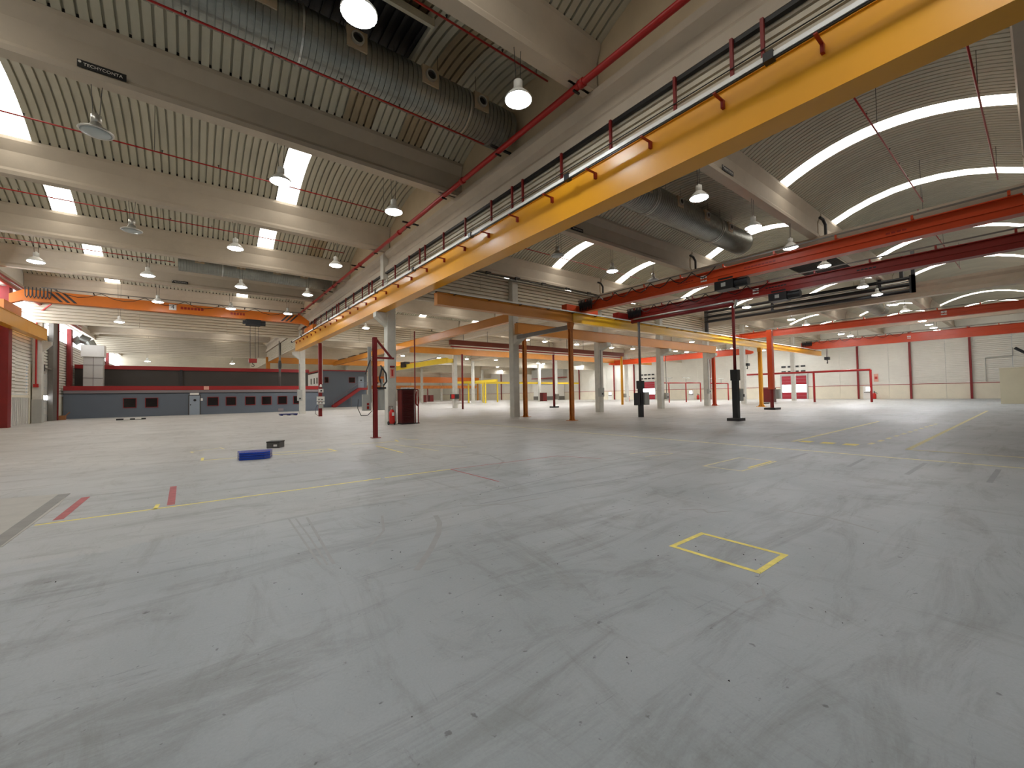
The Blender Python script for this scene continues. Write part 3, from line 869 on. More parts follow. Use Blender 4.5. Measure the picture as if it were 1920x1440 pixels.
def ycrane(x, m, z0, z1, ya, yb, label, plate=None, hoist=None, festoon=True, w=.26, letters=()):
    e = empty('bridge_crane', (x, yb, z0), label, 'crane')
    pr = [(ya + .2, z0), (yb - .3, z0), (yb, z0 + .1), (yb, z1), (ya + 1.2, z1), (ya - .1, z0 + .3), (ya - .1, z0 + .05)]
    part('web', MB().prism_x(pr, x - w / 4, x + w / 4), m, e)
    part('bottom_flange', MB().box(x - w * .75, ya + .2, z0 - .03, x + w * .75, yb - .2, z0), m, e)
    part('top_flange', MB().box(x - w * .75, ya + 1.2, z1, x + w * .75, yb, z1 + .03), m, e)
    part('web_stiffener', MB().box(x - w / 4 - .03, ya + 1.0, (z0 + z1) / 2 - .03, x - w / 4, yb - .2, (z0 + z1) / 2 + .03), m, e)
    part('end_carriage', MB().box(x - 1.3, yb - .2, z0 + .0, x + 1.3, yb + .2, z0 + .34), m, e)
    part('festoon_track', MB().box(x - .28, ya + 1, z1 + .14, x - .24, yb - .1, z1 + .19), 'greydk', e)
    y = ya + 1.4
    while y < yb:
        part('bracket', MB().box(x - .28, y, z1 + .03, x - .05, y + .06, z1 + .08).box(x - .29, y, z1 + .03, x - .25, y + .06, z1 + .16), m, e)
        y += 1.9
    if festoon:
        f = MB()
        yh = hoist if hoist else (ya + yb) / 2
        y = yh + .3
        while y < yb - 1.2:
            f.path([(x - .26, y, z1 + .14), (x - .26, y + .3, z1 - .12), (x - .26, y + .55, z1 - .2), (x - .26, y + .8, z1 - .1), (x - .26, y + 1.05, z1 + .14)], .022, 6)
            y += 1.05
        for k in range(9):
            yy = yb - .15 - k * .11
            f.path([(x - .26, yy, z1 + .14), (x - .26, yy - .03, z1 - .42), (x - .26, yy - .1, z1 + .14)], .03, 6)
        part('festoon_cable', f, 'black', e)
    if plate: digit_plate(e, plate[0], (x - w / 4, plate[1], (z0 + z1) / 2 + .03), .27, 'y')
    for yy, n in letters:
        for k in range(n):
            part('faded_lettering', MB().box(x - w / 4 - .008, yy - k * .13 - .1, z0 + .2, x - w / 4, yy - k * .13, z0 + .33), 'darkred' if m != 'darkred' else 'black', e)
    if hoist:
        h = part('hoist', MB().box(x - .25, hoist - .38, z0 - .42, x + .3, hoist + .38, z0 - .05).lathe([(.17, 0), (.17, .5)], 14, (x, hoist - .88, z0 - .22), 'y').box(x - .1, hoist - .3, z0 - .1, x + .1, hoist + .3, z0 + .1), 'black', e)
        part('label_plate', MB().box(x - .262, hoist - .08, z0 - .3, x - .25, hoist + .1, z0 - .14), 'grey', h)
    return e
ycrane(17.7, 'redorange', 6.17, 6.64, -1.0, 16.3, 'nearest orange red bridge crane on the right, with zigzag cable and black hoist', ('15', 8.97), 8.05, True, .26, ((10.2, 6), (7.3, 9), (2.98, 4)))
ycrane(22.2, 'darkred', 6.2, 6.66, -1.0, 16.3, 'dark red bridge crane right behind the nearest orange one', ('2', 8.65), 7.65, True, .26, ((8.2, 7), (4.7, 5)))
ycrane(39.5, 'redorange', 6.2, 6.66, -1.0, 16.9, 'thin orange red bridge crane in the middle distance above the tall pipe frame', ('3', 3.95), None, False)
ycrane(57.0, 'redorange', 6.2, 7.0, -1.0, 17.5, 'farthest orange red bridge crane in front of the white wall', ('1', 8.2), None, True, .3)
ycrane(57.0, 'redorange', 6.3, 7.05, 22.9, 44.9, 'orange red bridge crane beyond the column row, behind the black pole', None, None, False, .3)
# crane stripes and hooks
for x, y, z0, z1, lab in ((57.0, 23.6, 4.5, 6.25, 'black crane hook hanging right of the black and red pole'), (57.0, 15.04, 4.6, 6.14, 'black crane hook hanging before the far wall')):
    h = empty('crane_hook', (x, y, z0), lab, 'hook')
    part('rope', MB().tube((x - .2, y, z0 + .5), (x - .2, y, z1), .02, 6).tube((x + .2, y, z0 + .5), (x + .2, y, z1), .02, 6), 'dark', h)
    part('block', MB().box(x - .3, y - .2, z0 + .28, x + .3, y + .2, z0 + .6), 'black', h)
    k2 = MB().tube((x, y, z0 + .12), (x, y, z0 + .3), .05, 8)
    for k in range(7):
        a, c = radians(90 - k * 38), radians(90 - (k + 1) * 38)
        k2.tube((x + .12 * cos(a), y, z0 + .12 * sin(a)), (x + .12 * cos(c), y, z0 + .12 * sin(c)), .04, 6)
    part('hook', k2, 'black', h)
# bright yellow monorail over the cabinet
jb = empty('monorail', (25.2, 44.6, 5.6), 'bright yellow monorail beam leading away from a distant column above the maroon cabinet', 'monorail')
part('beam', box_beam(MB(), 'y', 45.4, 62, 25.0, .3, 5.65, 6.3), 'gyellow', jb)
part('bracket', MB().box(25.1, 45.5, 5.7, 25.92, 45.7, 6.2), 'gyellow', jb)
part('trolley', MB().box(24.6, 57.5, 5.9, 25.4, 59.0, 6.7), 'black', jb)
part('cable', MB().path([(24.8, 47, 6.5), (24.8, 52, 6.35), (24.8, 57.5, 6.5)], .04, 6), 'black', jb)

# ------------------------------------------------------------------ steel posts
def ipost(mb, x, y, w, z0, z1):
    t = w * .18
    mb.box(x - w / 2, y - w / 2, z0, x + w / 2, y - w / 2 + t, z1)
    mb.box(x - w / 2, y + w / 2 - t, z0, x + w / 2, y + w / 2, z1)
    mb.box(x - t / 2, y - w / 2 + t, z0, x + t / 2, y + w / 2 - t, z1)
    return mb
def flared(e, x, y, w, z1, m, head=True):
    part('shaft', ipost(MB(), x, y, w, .02, z1), m, e)
    b = MB().box(x - w * 1.2, y - w * 1.2, 0, x + w * 1.2, y + w * 1.2, .025)
    for sx, sy in ((1, 0), (-1, 0), (0, 1), (0, -1)):
        if sx: b.prism_y([(x + sx * w / 2, .02), (x + sx * w * 1.1, .02), (x + sx * w / 2, .3)], y - .02, y + .02)
        else: b.prism_x([(y + sy * w / 2, .02), (y + sy * w * 1.1, .02), (y + sy * w / 2, .3)], x - .02, x + .02)
    part('base_plate', b, m, e)
    if head: part('head_plate', MB().prism_y([(x - w * .5, z1 - .35), (x + w * .5, z1 - .35), (x + w * 1.1, z1), (x - w * .7, z1)], y - w * .6, y + w * .6), m, e)
p = empty('steel_post', (17.0, 16.45, 0), 'rusty orange steel post with flared foot, nearest under the yellow runway', 'post')
flared(p, 17.0, 16.45, .2, 5.55, 'rust')
part('tie_beam', MB().box(16.93, 16.5, 5.2, 17.07, 21.3, 5.45), 'greydk', p)
p = empty('steel_post', (17.62, 21.5, 0), 'rusty orange steel post against the concrete column', 'post')
flared(p, 17.96, 21.75, .22, 5.56, 'rust', False)
p = empty('steel_post', (43.3, 21.5, 0), 'red orange steel post against the fifth column at the end of the second runway', 'post')
flared(p, 44.3, 21.75, .28, 5.56, 'redorange', False)
p = empty('steel_post', (42.4, 16.4, 0), 'yellow ochre steel post with flared foot under the far part of the yellow runway', 'post')
flared(p, 42.4, 16.4, .28, 5.55, 'yellow')
# red pole with sheet boxes near the office
p = empty('steel_post', (8.6, 37.6, 0), 'dark red square pole with white boxes in front of the stair block', 'post')
part('shaft', MB().box(8.33, 37.2, 0, 8.58, 37.45, 6.17), 'redpost', p)
part('pale_edge', MB().box(8.58, 37.25, 2.7, 8.64, 37.4, 6.17), 'white', p)
part('warning_light', MB().lathe([(.09, 0), (.1, .12), (.03, .24)], 12, (8.46, 37.12, 2.45)), 'white', p)
part('socket_plate', MB().box(8.3, 37.1, 2.0, 8.66, 37.2, 2.3), 'white', p)
part('socket_hole', MB().lathe([(.07, -.02), (.07, .02)], 12, (8.48, 37.08, 2.14), 'y'), 'black', p)
for k, (x0, x1, z0, z1) in enumerate(((8.15, 8.72, 1.28, 1.66), (8.15, 8.72, 1.0, 1.24), (8.3, 8.62, .68, .97))):
    bx = part('switch_box', MB().box(x0, 36.98, z0, x1, 37.2, z1), 'white' if k != 2 else 'grey', p)
    if k < 2:
        part('button_row', MB().box(x0 + .08, 36.96, z0 + .1, x0 + .18, 36.98, z0 + .18).box(x0 + .28, 36.96, z0 + .1, x0 + .44, 36.98, z0 + .16), 'dark', bx)
part('loose_cable', MB().path([(8.2, 37.1, 1.1), (8.02, 37.0, .6), (8.0, 37.0, .25), (8.25, 37.05, .03)], .015, 6), 'dark', p)
# red jib post in the middle ground
p = empty('steel_post', (5.36, 15.27, 0), 'dark red steel post standing free in the left bay, grey panels and cables on it', 'post')
part('shaft', ipost(MB(), 5.36, 15.27, .14, .02, 3.75), 'redpost', p)
part('base_plate', MB().box(5.22, 15.12, 0, 5.52, 15.42, .02), 'redpost', p)
part('brace', MB().tube((5.4, 15.3, 3.72), (6.05, 15.35, 2.98), .045, 6), 'redpost', p)
part('arm', MB().box(5.4, 15.25, 2.95, 6.1, 15.31, 3.02), 'redpost', p)
part('panel_back', MB().box(5.15, 15.38, 1.3, 5.27, 15.46, 3.4), 'grey', p, label='tall grey panel behind the post')
bx = part('socket_box', MB().box(4.92, 15.3, 1.02, 5.22, 15.42, 1.62), 'grey', p)
part('outlet', MB().box(5.06, 15.28, 1.08, 5.14, 15.3, 1.18).box(5.06, 15.28, 1.22, 5.14, 15.3, 1.3), 'darkred', bx)
part('switch_box', MB().box(5.45, 15.25, 1.02, 5.72, 15.4, 1.85), 'grey', p)
part('drip_loop', MB().path([(4.72, 15.2, 1.45), (4.7, 15.2, 1.12), (4.82, 15.2, .85), (5.05, 15.2, .85), (5.24, 15.22, 1.02)], .012, 6), 'black', p)
part('hose', MB().path([(5.55, 15.2, 2.7), (5.75, 15.2, 2.4), (5.78, 15.2, 2.1), (5.62, 15.2, 1.9), (5.5, 15.2, 2.2), (5.6, 15.2, 2.6)], .03, 6), 'dark', p)
part('valve', MB().tube((5.6, 15.22, 1.88), (5.6, 15.22, 2.2), .06, 8), 'alu', p)
part('clamp', MB().box(5.4, 15.18, 1.82, 5.75, 15.3, 1.88), 'black', p)
part('tension_rod', MB().tube((5.0, 15.3, 2.35), (5.2, 15.3, 2.9), .02, 6), 'dark', p)
# portal frame of two poles with a silver pipe
pf = empty('pipe_portal', (21.9, 9.66, 0), 'tall portal of two poles under a silver topped pipe, black sleeves at the foot', 'pipe frame')
PX, P1, P2 = 21.9, 9.66, 15.32
part('pole', MB().tube((PX, P1, 2.5), (PX, P1, 6.0), .075), 'redpost', pf, True)
part('pole', MB().tube((PX, P2, 2.2), (PX, P2, 6.0), .075), 'greydk', pf, True, label='grey rear pole')
part('black_sleeve', MB().box(PX - .13, P1 - .13, .12, PX + .13, P1 + .13, 2.3).box(PX - .17, P1 - .17, 2.05, PX + .17, P1 + .17, 2.6), 'black', pf)
part('black_sleeve', MB().box(PX - .12, P2 - .12, .0, PX + .12, P2 + .12, 2.05).box(PX - .17, P2 - .17, 1.75, PX + .17, P2 + .17, 2.25), 'black', pf)
part('foot_plate', MB().box(PX - .4, P1 - .3, 0, PX + .3, P1 + .3, .14), 'dark', pf)
part('top_pipe', MB().tube((PX, P1, 5.98), (PX, P2 + .5, 5.98), .11), 'redpost', pf, True)
part('silver_pipe', MB().tube((PX - .08, P1 - .05, 6.1), (PX - .08, P2 + .3, 6.1), .055), 'alu', pf, True)
part('elbow', MB().path([(PX, P1, 5.75), (PX, P1 - .14, 5.95), (PX - .06, P1 - .2, 6.15)], .07), 'alu', pf)
bx = part('switch_box', MB().box(PX + .17, P1 - .15, 1.0, PX + .52, P1 + .1, 1.62), 'grey', pf)
part('handle', MB().box(PX + .55, P1 - .17, 1.2, PX + .61, P1 - .1, 1.35).box(PX + .5, P1 - .15, 1.25, PX + .56, P1 - .12, 1.3), 'black', bx)
part('rear_box', MB().box(PX + .17, P2 - .2, .75, PX + .62, P2 + .05, 1.55), 'grey', pf)
part('rear_box', MB().box(PX - .55, P2 - .1, .75, PX - .2, P2 + .1, 1.5), 'dark', pf)
# tall red-orange pole farther right with cabinet
p = empty('steel_post', (36.16, 13.22, 0), 'thick red orange pole on a black foot in front of a maroon cabinet', 'post')
part('shaft', MB().box(35.98, 13.05, 1.6, 36.34, 13.4, 6.3), 'redorange', p)
part('lower_shaft', MB().tube((36.16, 13.22, .1), (36.16, 13.22, 1.7), .13), 'redpost', p)
part('foot_plate', MB().box(35.6, 12.8, 0, 36.7, 13.6, .16), 'black', p)
part('switch_box', MB().box(36.25, 12.75, .85, 36.6, 13.0, 1.6), 'grey', p)
cb = empty('cabinet', (57, 21, 0), 'distant maroon cabinet behind the thick red orange pole', 'cabinet')
part('body', MB().box(56.9, 20.6, .05, 57.7, 21.9, 1.85), 'maroon', cb)
part('door', MB().box(56.85, 20.65, .1, 56.9, 21.85, 1.8), 'maroonlt', cb)
# thin far poles
def pole(x, y, z1, r, m, lab, foot=False, box=None):
    p = empty('steel_post', (x, y, 0), lab, 'post')
    part('shaft', MB().tube((x, y, 0), (x, y, z1), r, 10), m, p, True)
    if foot: part('foot_plate', MB().box(x - .45, y - .3, 0, x + .45, y + .3, .15), 'black', p)
    if box: part('switch_box', MB().box(x + .1, y - .25, box[0], x + .55, y - .05, box[1]), 'grey', p)
    return p
pole(32.3, 34.0, 6.0, .13, 'redpost', 'dark thin pole with flat foot left of the rusty orange post', True, (.9, 1.55))
pole(44.6, 34.0, 6.34, .16, 'yellow', 'thin yellow post with a grey box between the second and third columns', False, (.95, 1.45))
pole(24.4, 40.8, 6.3, .11, 'redpost', 'dark red thin pole right of the column with the small red box')
pole(5.62, 50.5, 0, .1, 'greydk', 'x') if False else None
gp = empty('vent_pipe', (8.6, 57, 3.0), 'grey pipe with dark clamp standing on the low office roof', 'pipe')
part('shaft', MB().tube((8.35, 57.0, 3.05), (8.35, 57.0, 8.6), .12), 'greydk', gp, True)
part('clamp', MB().lathe([(.15, 0), (.19, .3), (.19, .7), (.14, 1.0)], 10, (8.35, 57.0, 5.2)), 'dark', gp)
# pipe frames on the floor far right
def pframe(pts, posts, z, r, m, lab, extra=None):
    e = empty('pipe_stand', (posts[-1][0], posts[-1][1], 0), lab, 'pipe frame')
    part('top_pipe', MB().path([(x, y, z) for x, y in pts], r, 8), m, e, True)
    for x, y in posts: part('leg', MB().tube((x, y, 0), (x, y, z), r, 8), m, e, True)
    if extra:
        for x, y in extra:
            part('upright', MB().tube((x, y, z), (x, y, z + .75), .05, 6), 'grey', e)
            part('crossbar', MB().tube((x - 1.0, y, z + .75), (x + 1.0, y, z + .75), .05, 6), 'grey', e)
    return e
pframe([(59.0, 24.5), (60.08, 17.27), (60.7, 12.03)], [(60.08, 17.27), (60.7, 12.03)], 3.68, .12, 'piped', 'tall red pipe frame before the white wall, near the crimson dock door')
pframe([(53.0, 33.6), (54.93, 33.57), (58.24, 32.81), (61.7, 32.4)], [(54.93, 33.57), (58.24, 32.81), (61.7, 32.4)], 2.87, .09, 'piped', 'low red pipe frame with grey T bars between the third and fifth columns', [(54.95, 33.57), (58.3, 32.81)])
pframe([(64.3, 32.8), (67.22, 32.81), (71.27, 32.64)], [(67.22, 32.81), (71.27, 32.64)], 2.83, .1, 'piped', 'low red pipe frame with grey T bars left of the black and red pole', [(66.5, 32.81), (69.0, 32.7)])
# yellow gantry far back
yg = empty('gantry_frame', (60, 74, 0), 'long low bright yellow gantry frame on slim posts deep in the hall', 'gantry')
part('top_beam', box_beam(MB(), 'x', 43, 82 - 3, 74, .3, 4.05, 4.5), 'gyellow', yg)
part('top_beam', box_beam(MB(), 'y', 62, 74, 44.5, .3, 4.05, 4.5), 'gyellow', yg)
for x, y in ((46.2, 74.8), (48.8, 73.2), (45.3, 67.1), (53.3, 74.2), (61.1, 73.6), (75.6, 73)):
    part('leg', MB().tube((x, y, 0), (x, y, 4.1), .17, 8), 'gyellow', yg)

# ------------------------------------------------------------------ things around the near column
cab = empty('cabinet', (9.4, 21.8, 0), 'tall maroon louvred cabinet standing beside the pale concrete column', 'cabinet')
part('body', MB().box(9.02, 21.5, .06, 9.74, 22.1, 1.9), 'maroon', cab)
part('side_panel', MB().box(9.0, 21.52, .08, 9.02, 22.08, 1.88), 'maroonlt', cab, label='brighter red side')
part('top_cap', MB().box(8.98, 21.47, 1.9, 9.78, 22.13, 1.94), 'black', cab)
for k in range(24):
    part('louvre', MB().prism_x([(21.5, .14 + k * .072), (21.47, .15 + k * .072), (21.5, .185 + k * .072)], 9.08, 9.70), 'maroon', cab)
part('skid', MB().box(9.0, 21.48, 0, 9.76, 22.12, .06), 'black', cab)
for k, x in enumerate((9.1, 9.35, 9.6)):
    obj('paper_stack', MB().box(x, 21.6, 1.94, x + .17, 21.85, 2.02), 'white', 'small white packet on the maroon cabinet, %s from the left' % ORD[k], 'packet', 'white packets on the cabinet')
hs = empty('hose_stand', (9.85, 21.65, 0), 'thin dark red stand with hanging red hose right of the maroon cabinet', 'stand')
part('upright', MB().tube((10.02, 21.6, 0), (10.02, 21.6, 1.9), .03), 'redpost', hs)
part('upright', MB().tube((9.88, 21.7, .0), (9.88, 21.7, 5.2), .035), 'redpost', hs)
part('top_bar', MB().tube((9.85, 21.62, 1.9), (10.02, 21.6, 1.9), .025), 'redpost', hs)
part('hose', MB().path([(9.92, 21.58, 1.8), (9.87, 21.56, 1.5), (9.88, 21.56, 1.1), (9.95, 21.56, 1.0), (10.03, 21.56, 1.15), (10.02, 21.56, 1.5)], .035, 8), 'darkred', hs)
part('foot_bar', MB().box(9.82, 21.58, 0, 10.08, 21.64, .05), 'black', hs)
ex = empty('wheeled_extinguisher', (8.52, 21.7, 0), 'red wheeled fire extinguisher against the foot of the pale column', 'extinguisher')
part('cylinder', MB().lathe([(.10, .06), (.15, .14), (.15, .68), (.10, .80), (.045, .84)], 18, (8.52, 21.68, 0)), 'ext', ex, True)
part('label', MB().box(8.46, 21.515, .5, 8.58, 21.53, .68), 'white', ex)
part('valve', MB().tube((8.52, 21.68, .84), (8.52, 21.68, .93), .035).box(8.5, 21.6, .9, 8.62, 21.68, .94), 'alu', ex)
part('handle', MB().path([(8.42, 21.82, .3), (8.42, 21.84, 1.0), (8.62, 21.84, 1.0), (8.62, 21.82, .3)], .012, 6), 'dark', ex)
for s_ in (-1, 1): part('wheel', MB().lathe([(.10, -.025), (.10, .025)], 14, (8.52 + s_ * .17, 21.76, .10), 'x'), 'black', ex)
sg = obj('fire_sign', MB().box(8.52, 21.9, 2.55, 8.78, 21.94, 3.1), 'sign', 'pinkish fire sign on the pale concrete column above the cabinet', 'sign')
part('pictogram', MB().box(8.60, 21.885, 2.65, 8.70, 21.9, 2.98).box(8.56, 21.885, 2.98, 8.74, 21.9, 3.02), 'signred', sg)
part('light_box', MB().box(8.53, 21.84, 3.14, 8.77, 21.94, 3.22), 'redpost', sg)
for x, y, z0, z1, lab in ((8.36, 45.3, 1.3, 2.4, 'grey box on the far left column, before the office windows'), (17.0, 21.9, 1.0, 1.5, 'x'), (25.95, 21.9, 1.25, 1.95, 'grey switch box on the second crane row column'),
                          (35.3, 21.9, .85, 1.45, 'grey switch box low on the third crane row column'), (43.3, 21.9, 1.3, 1.8, 'small grey box on the fifth crane row column')):
    if lab == 'x': continue
    b_ = obj('switch_box', MB().box(x - .22, y - .2, z0, x + .22, y - .03 + .08, z1), 'grey', lab, 'switch box')
    part('conduit', MB().tube((x, y - .06, z1), (x, y - .06, 5.0), .03, 6), 'greydk', b_)
    part('button', MB().box(x - .08, y - .215, z0 + .15, x + .08, y - .2, z0 + .3), 'dark', b_)
rb = obj('hose_box', MB().box(25.3, 45.0, 1.15, 26.4, 45.33, 1.75), 'dark', 'small red and black box on the distant column beyond the cabinet', 'box')
part('red_front', MB().box(25.3, 44.98, 1.2, 25.75, 45.0, 1.7), 'ext', rb)
for n, (x, y, lab) in enumerate(((62.0, 46.0, 'small red fire extinguisher at the foot of a distant column'), (66.5, 46.9, 'small red fire extinguisher right of the distant column foot'), (79.3, 15.4, 'red wheeled extinguisher by the exit door in the far wall'), (79.3, 42.2, 'red extinguisher by the far exit door behind the fifth column'))):
    e = empty('extinguisher', (x, y, 0), lab, 'extinguisher')
    part('cylinder', MB().lathe([(.2, .02), (.24, .1), (.24, .7), (.1, .9)], 12, (x, y, 0)), 'ext', e, True)
    part('valve', MB().tube((x, y, .9), (x, y, 1.15), .06, 6).tube((x, y, 1.1), (x, y - .35, .8), .04, 6), 'black', e)
# far maroon cabinets and white machines
for n, (x, y, lab) in enumerate(((61.0, 67.6, 'distant maroon cabinet behind the nearest rusty post'), (46.5, 97.0, 'far dark maroon cabinet beside a distant column'), (54.0, 108.0, 'farthest dark maroon cabinet right of the thin red pole'))):
    c_ = empty('cabinet', (x, y, 0), lab, 'cabinet')
    part('body', MB().box(x - .6, y - .5, .05, x + .6, y + .5, 1.9), 'maroon', c_)
    part('door', MB().box(x - .55, y - .53, .1, x + .55, y - .5, 1.85), 'maroonlt', c_)
wp = empty('wall_booth', (79, 86, 0), 'white booth with upper glazing against the far wall', 'booth')
part('body', MB().box(77.5, 80, 1.0, 79.9, 90, 4.2), 'white', wp)
part('base', MB().box(77.4, 80, 0, 79.9, 90, 1.0), 'greydk', wp)
part('upper_glazing', MB().box(78.5, 79, 6.2, 79.9, 92, 8.6), 'grey', wp)
part('frame', MB().box(78.4, 79, 6.0, 79.95, 92, 6.2).box(78.4, 82.5, 6.2, 78.5, 82.8, 8.6).box(78.4, 88, 6.2, 78.5, 88.3, 8.6), 'darkred', wp)
for yy, lab, n in ((16.2, 'exit door with bright pane in the far wall near the pipe frame', 4), (44.0, 'distant exit door with bright pane behind the fifth column', 5), (64.5, 'distant exit door with bright pane between the columns', 6)):
    d_ = empty('door_%d' % n, (EX, yy, 0), lab, 'door', kind='structure')
    part('leaf', MB().box(EX - .06, yy - .6, 0, EX - .01, yy + .6, 1.95), 'white', d_)
    part('pane', MB().box(EX - .08, yy - .25, 1.2, EX - .06, yy + .25, 1.75), 'winlit', d_)
    part('push_bar', MB().box(EX - .14, yy - .5, .95, EX - .06, yy + .5, 1.03), 'dark', d_)
fs_ = obj('fire_sign', MB().box(EX - .05, 15.0, 2.55, EX, 15.5, 3.7), 'sign', 'narrow pink fire sign on the far wall right of the pipe frame', 'sign')
part('pictogram', MB().box(EX - .065, 15.1, 2.95, EX - .05, 15.4, 3.3), 'signred', fs_)
cond = obj('wall_conduit', MB().path([(EX - .06, 4.55, 2.2), (EX - .06, 4.55, 5.2), (EX - .06, 2.3, 5.3), (EX - .06, 2.3, 6.3)], .04, 6), 'grey', 'thin grey conduit bent across the far right wall', 'conduit')
bl = empty('beige_partition', (56.2, 0, 0), 'plain beige boxy room at the far right edge', 'partition')
part('wall_face', MB().box(56.0, -4, .0, 59.0, 2.4, 3.1), 'beige', bl)
part('roof_slab', MB().box(55.95, -4, 3.1, 59.05, 2.45, 3.16), 'plinth', bl)
obj('slanting_bar', MB().box(56.4, .55, 4.1, 56.6, .75, 4.9).tube((56.5, 1.5, 4.85), (56.5, .4, 3.9), .12), 'black', 'black slanting bar above the beige room', 'bar')

# ------------------------------------------------------------------ floor things in the left bay
bp_ = empty('blue_mats', (1.3, 12.3, 0), 'stack of two blue vinyl mats lying on the floor', 'mat')
for n, z in enumerate((0.0, .095)):
    pts = [(.90, 12.20), (1.42, 12.06), (1.56, 12.18), (1.66, 12.56), (1.02, 12.78), (.90, 12.70)]
    part('mat', MB().poly_z(pts, z + .004, z + .088), 'bluepad', bp_)
    part('seam', MB().poly_z([(x + (x - 1.25) * .006, y + (y - 12.4) * .006) for x, y in pts], z + .04, z + .05), 'blueedge', bp_)
gb = empty('plastic_crate', (1.9, 14.7, 0), 'grey plastic crate with a white mark behind the blue mats', 'crate')
gpts = [(1.78, 14.62), (2.10, 14.46), (2.28, 14.74), (1.96, 14.92)]
part('body', MB().poly_z(gpts, .0, .17), 'crate', gb)
part('lid', MB().poly_z([(x + (x - 2.03) * .05, y + (y - 14.69) * .05) for x, y in gpts], .17, .205), 'dark', gb)
part('mark', MB().raw([(1.95, 14.53, .05), (2.04, 14.485, .05), (2.04, 14.485, .11), (1.95, 14.53, .11)], [(0, 1, 2, 3)]), 'white', gb)
lv = empty('floor_bar', (-4.2, 46.5, 0), 'black bar with two white pads lying before the office', 'bar')
part('bar', MB().box(-4.95, 46.2, 0, -3.15, 46.5, .12), 'black', lv)
for x in (-4.5, -3.8): part('pad', MB().box(x, 46.15, .03, x + .38, 46.52, .14), 'white', lv)
b2 = empty('blue_pallet', (7.2, 45.5, 0), 'low dark blue pallet on the floor near the far left column', 'pallet')
part('deck', MB().box(6.2, 42.0, .08, 7.6, 43.0, .16), 'blueedge', b2)
for x in (6.25, 6.85, 7.4): part('runner', MB().box(x, 42.0, 0, x + .15, 43.0, .08), 'blueedge', b2)
bx = empty('cardboard_box', (-9.2, 53.5, 0), 'open cardboard box leaning at the office corner', 'box')
part('carton', MB().poly_z([(-9.55, 53.0), (-8.95, 53.0), (-8.95, 53.5), (-9.55, 53.5)], 0, .38), 'card', bx)
part('flap', MB().raw([(-8.95, 53.0, .38), (-8.95, 53.5, .38), (-8.72, 53.5, .66), (-8.72, 53.0, .66), (-8.94, 53.0, .36), (-8.94, 53.5, .36), (-8.70, 53.5, .64), (-8.70, 53.0, .64)],
                      [(0, 1, 2, 3), (4, 7, 6, 5), (0, 3, 7, 4), (1, 5, 6, 2), (2, 6, 7, 3), (0, 4, 5, 1)]), 'card', bx)
obj('floor_plate', MB().box(51.5, 19.5, 0, 52.6, 19.9, .12), 'dark', 'small dark plate on the floor left of the yellow ochre post', 'plate')

# ------------------------------------------------------------------ office block
of = empty('office_building', (0, 56, 0), 'grey flat roofed office with a red roof edge and a second storey set back', 'office')
YO = 55.5
part('front_wall', MB().box(WX + .1, YO, 0, 12.5, YO + .15, 2.64), 'office', of)
part('side_wall', MB().box(12.35, YO + .15, 0, 12.5, 64, 2.64), 'office', of)
part('grey_strip', MB().box(WX + .1, YO - .03, 2.36, 12.53, YO, 2.64), 'strip', of)
part('cable', MB().tube((WX + .1, YO - .05, 2.33), (12.5, YO - .05, 2.30), .03, 6), 'black', of)
part('roof_edge', MB().box(WX + .1, YO - .08, 2.64, 12.6, YO + .1, 3.06), 'fasred', of)
part('roof', MB().box(WX + .1, YO + .1, 2.6, 12.5, 64, 2.9), 'strip', of)
part('upper_wall', MB().box(WX + .1, 60, 2.9, 12.1, 60.15, 4.95), 'officedk', of)
part('upper_side_wall', MB().box(11.95, 60.15, 2.9, 12.1, 68, 4.95), 'officedk', of)
part('upper_roof_edge', MB().box(WX + .1, 59.9, 4.95, 12.2, 60.2, 5.36), 'fasred', of)
part('upper_roof', MB().box(WX + .1, 60.2, 5.1, 12.1, 68, 5.3), 'strip', of)
part('upper_post', MB().box(-1.2, 59.86, 2.9, -.95, 59.98, 5.0), 'dark', of)
def win(x0, x1, z0, z1, y, par, depth=.04):
    f = part('window', MB().box(x0, y - .05, z0, x1, y - .0, z0 + .06).box(x0, y - .05, z1 - .06, x1, y, z1).box(x0, y - .05, z0 + .06, x0 + .06, y, z1 - .06).box(x1 - .06, y - .05, z0 + .06, x1, y, z1 - .06), 'redpost', par)
    part('pane', MB().box(x0 + .06, y - .02, z0 + .06, x1 - .06, y - .005, z1 - .06), 'pane', f)
for x0, x1 in ((-5.46, -4.47), (-3.84, -2.83), (1.2, 2.21), (2.84, 3.82), (4.65, 5.66), (6.26, 7.26), (7.89, 8.9), (9.53, 10.5)):
    win(x0, x1, .88, 1.87, YO, of)
dr = part('door', MB().box(-.32, YO - .05, 0, .56, YO, 2.04), 'officedoor', of)
part('door_frame', MB().box(-.4, YO - .06, 0, -.32, YO, 2.1).box(.56, YO - .06, 0, .64, YO, 2.1).box(-.32, YO - .06, 2.04, .56, YO, 2.1), 'officedk', dr)
part('porthole', MB().lathe([(.13, -.02), (.13, .02)], 14, (.14, YO - .06, 1.55), 'y'), 'black', dr)
part('handle', MB().box(-.26, YO - .1, 1.0, -.18, YO - .05, 1.12), 'black', dr)
part('lamp_box', MB().box(-.28, YO - .1, 2.1, .49, YO, 2.32), 'white', of)
part('control_box', MB().box(.62, YO - .05, 1.47, .82, YO, 1.74), 'white', of)
part('vent', MB().box(7.95, YO - .03, .12, 8.5, YO, .4), 'strip', of)
part('edge_sign', MB().box(.9, YO - .1, 2.66, 1.35, YO - .08, 3.04), 'sign', of)
st = empty('stair_block', (20, 72, 0), 'grey two storey block with an outside red stair, right of the office', 'office')
part('front_wall', MB().box(16.6, 72, 0, 23.85, 72.15, 6.0), 'office', st)
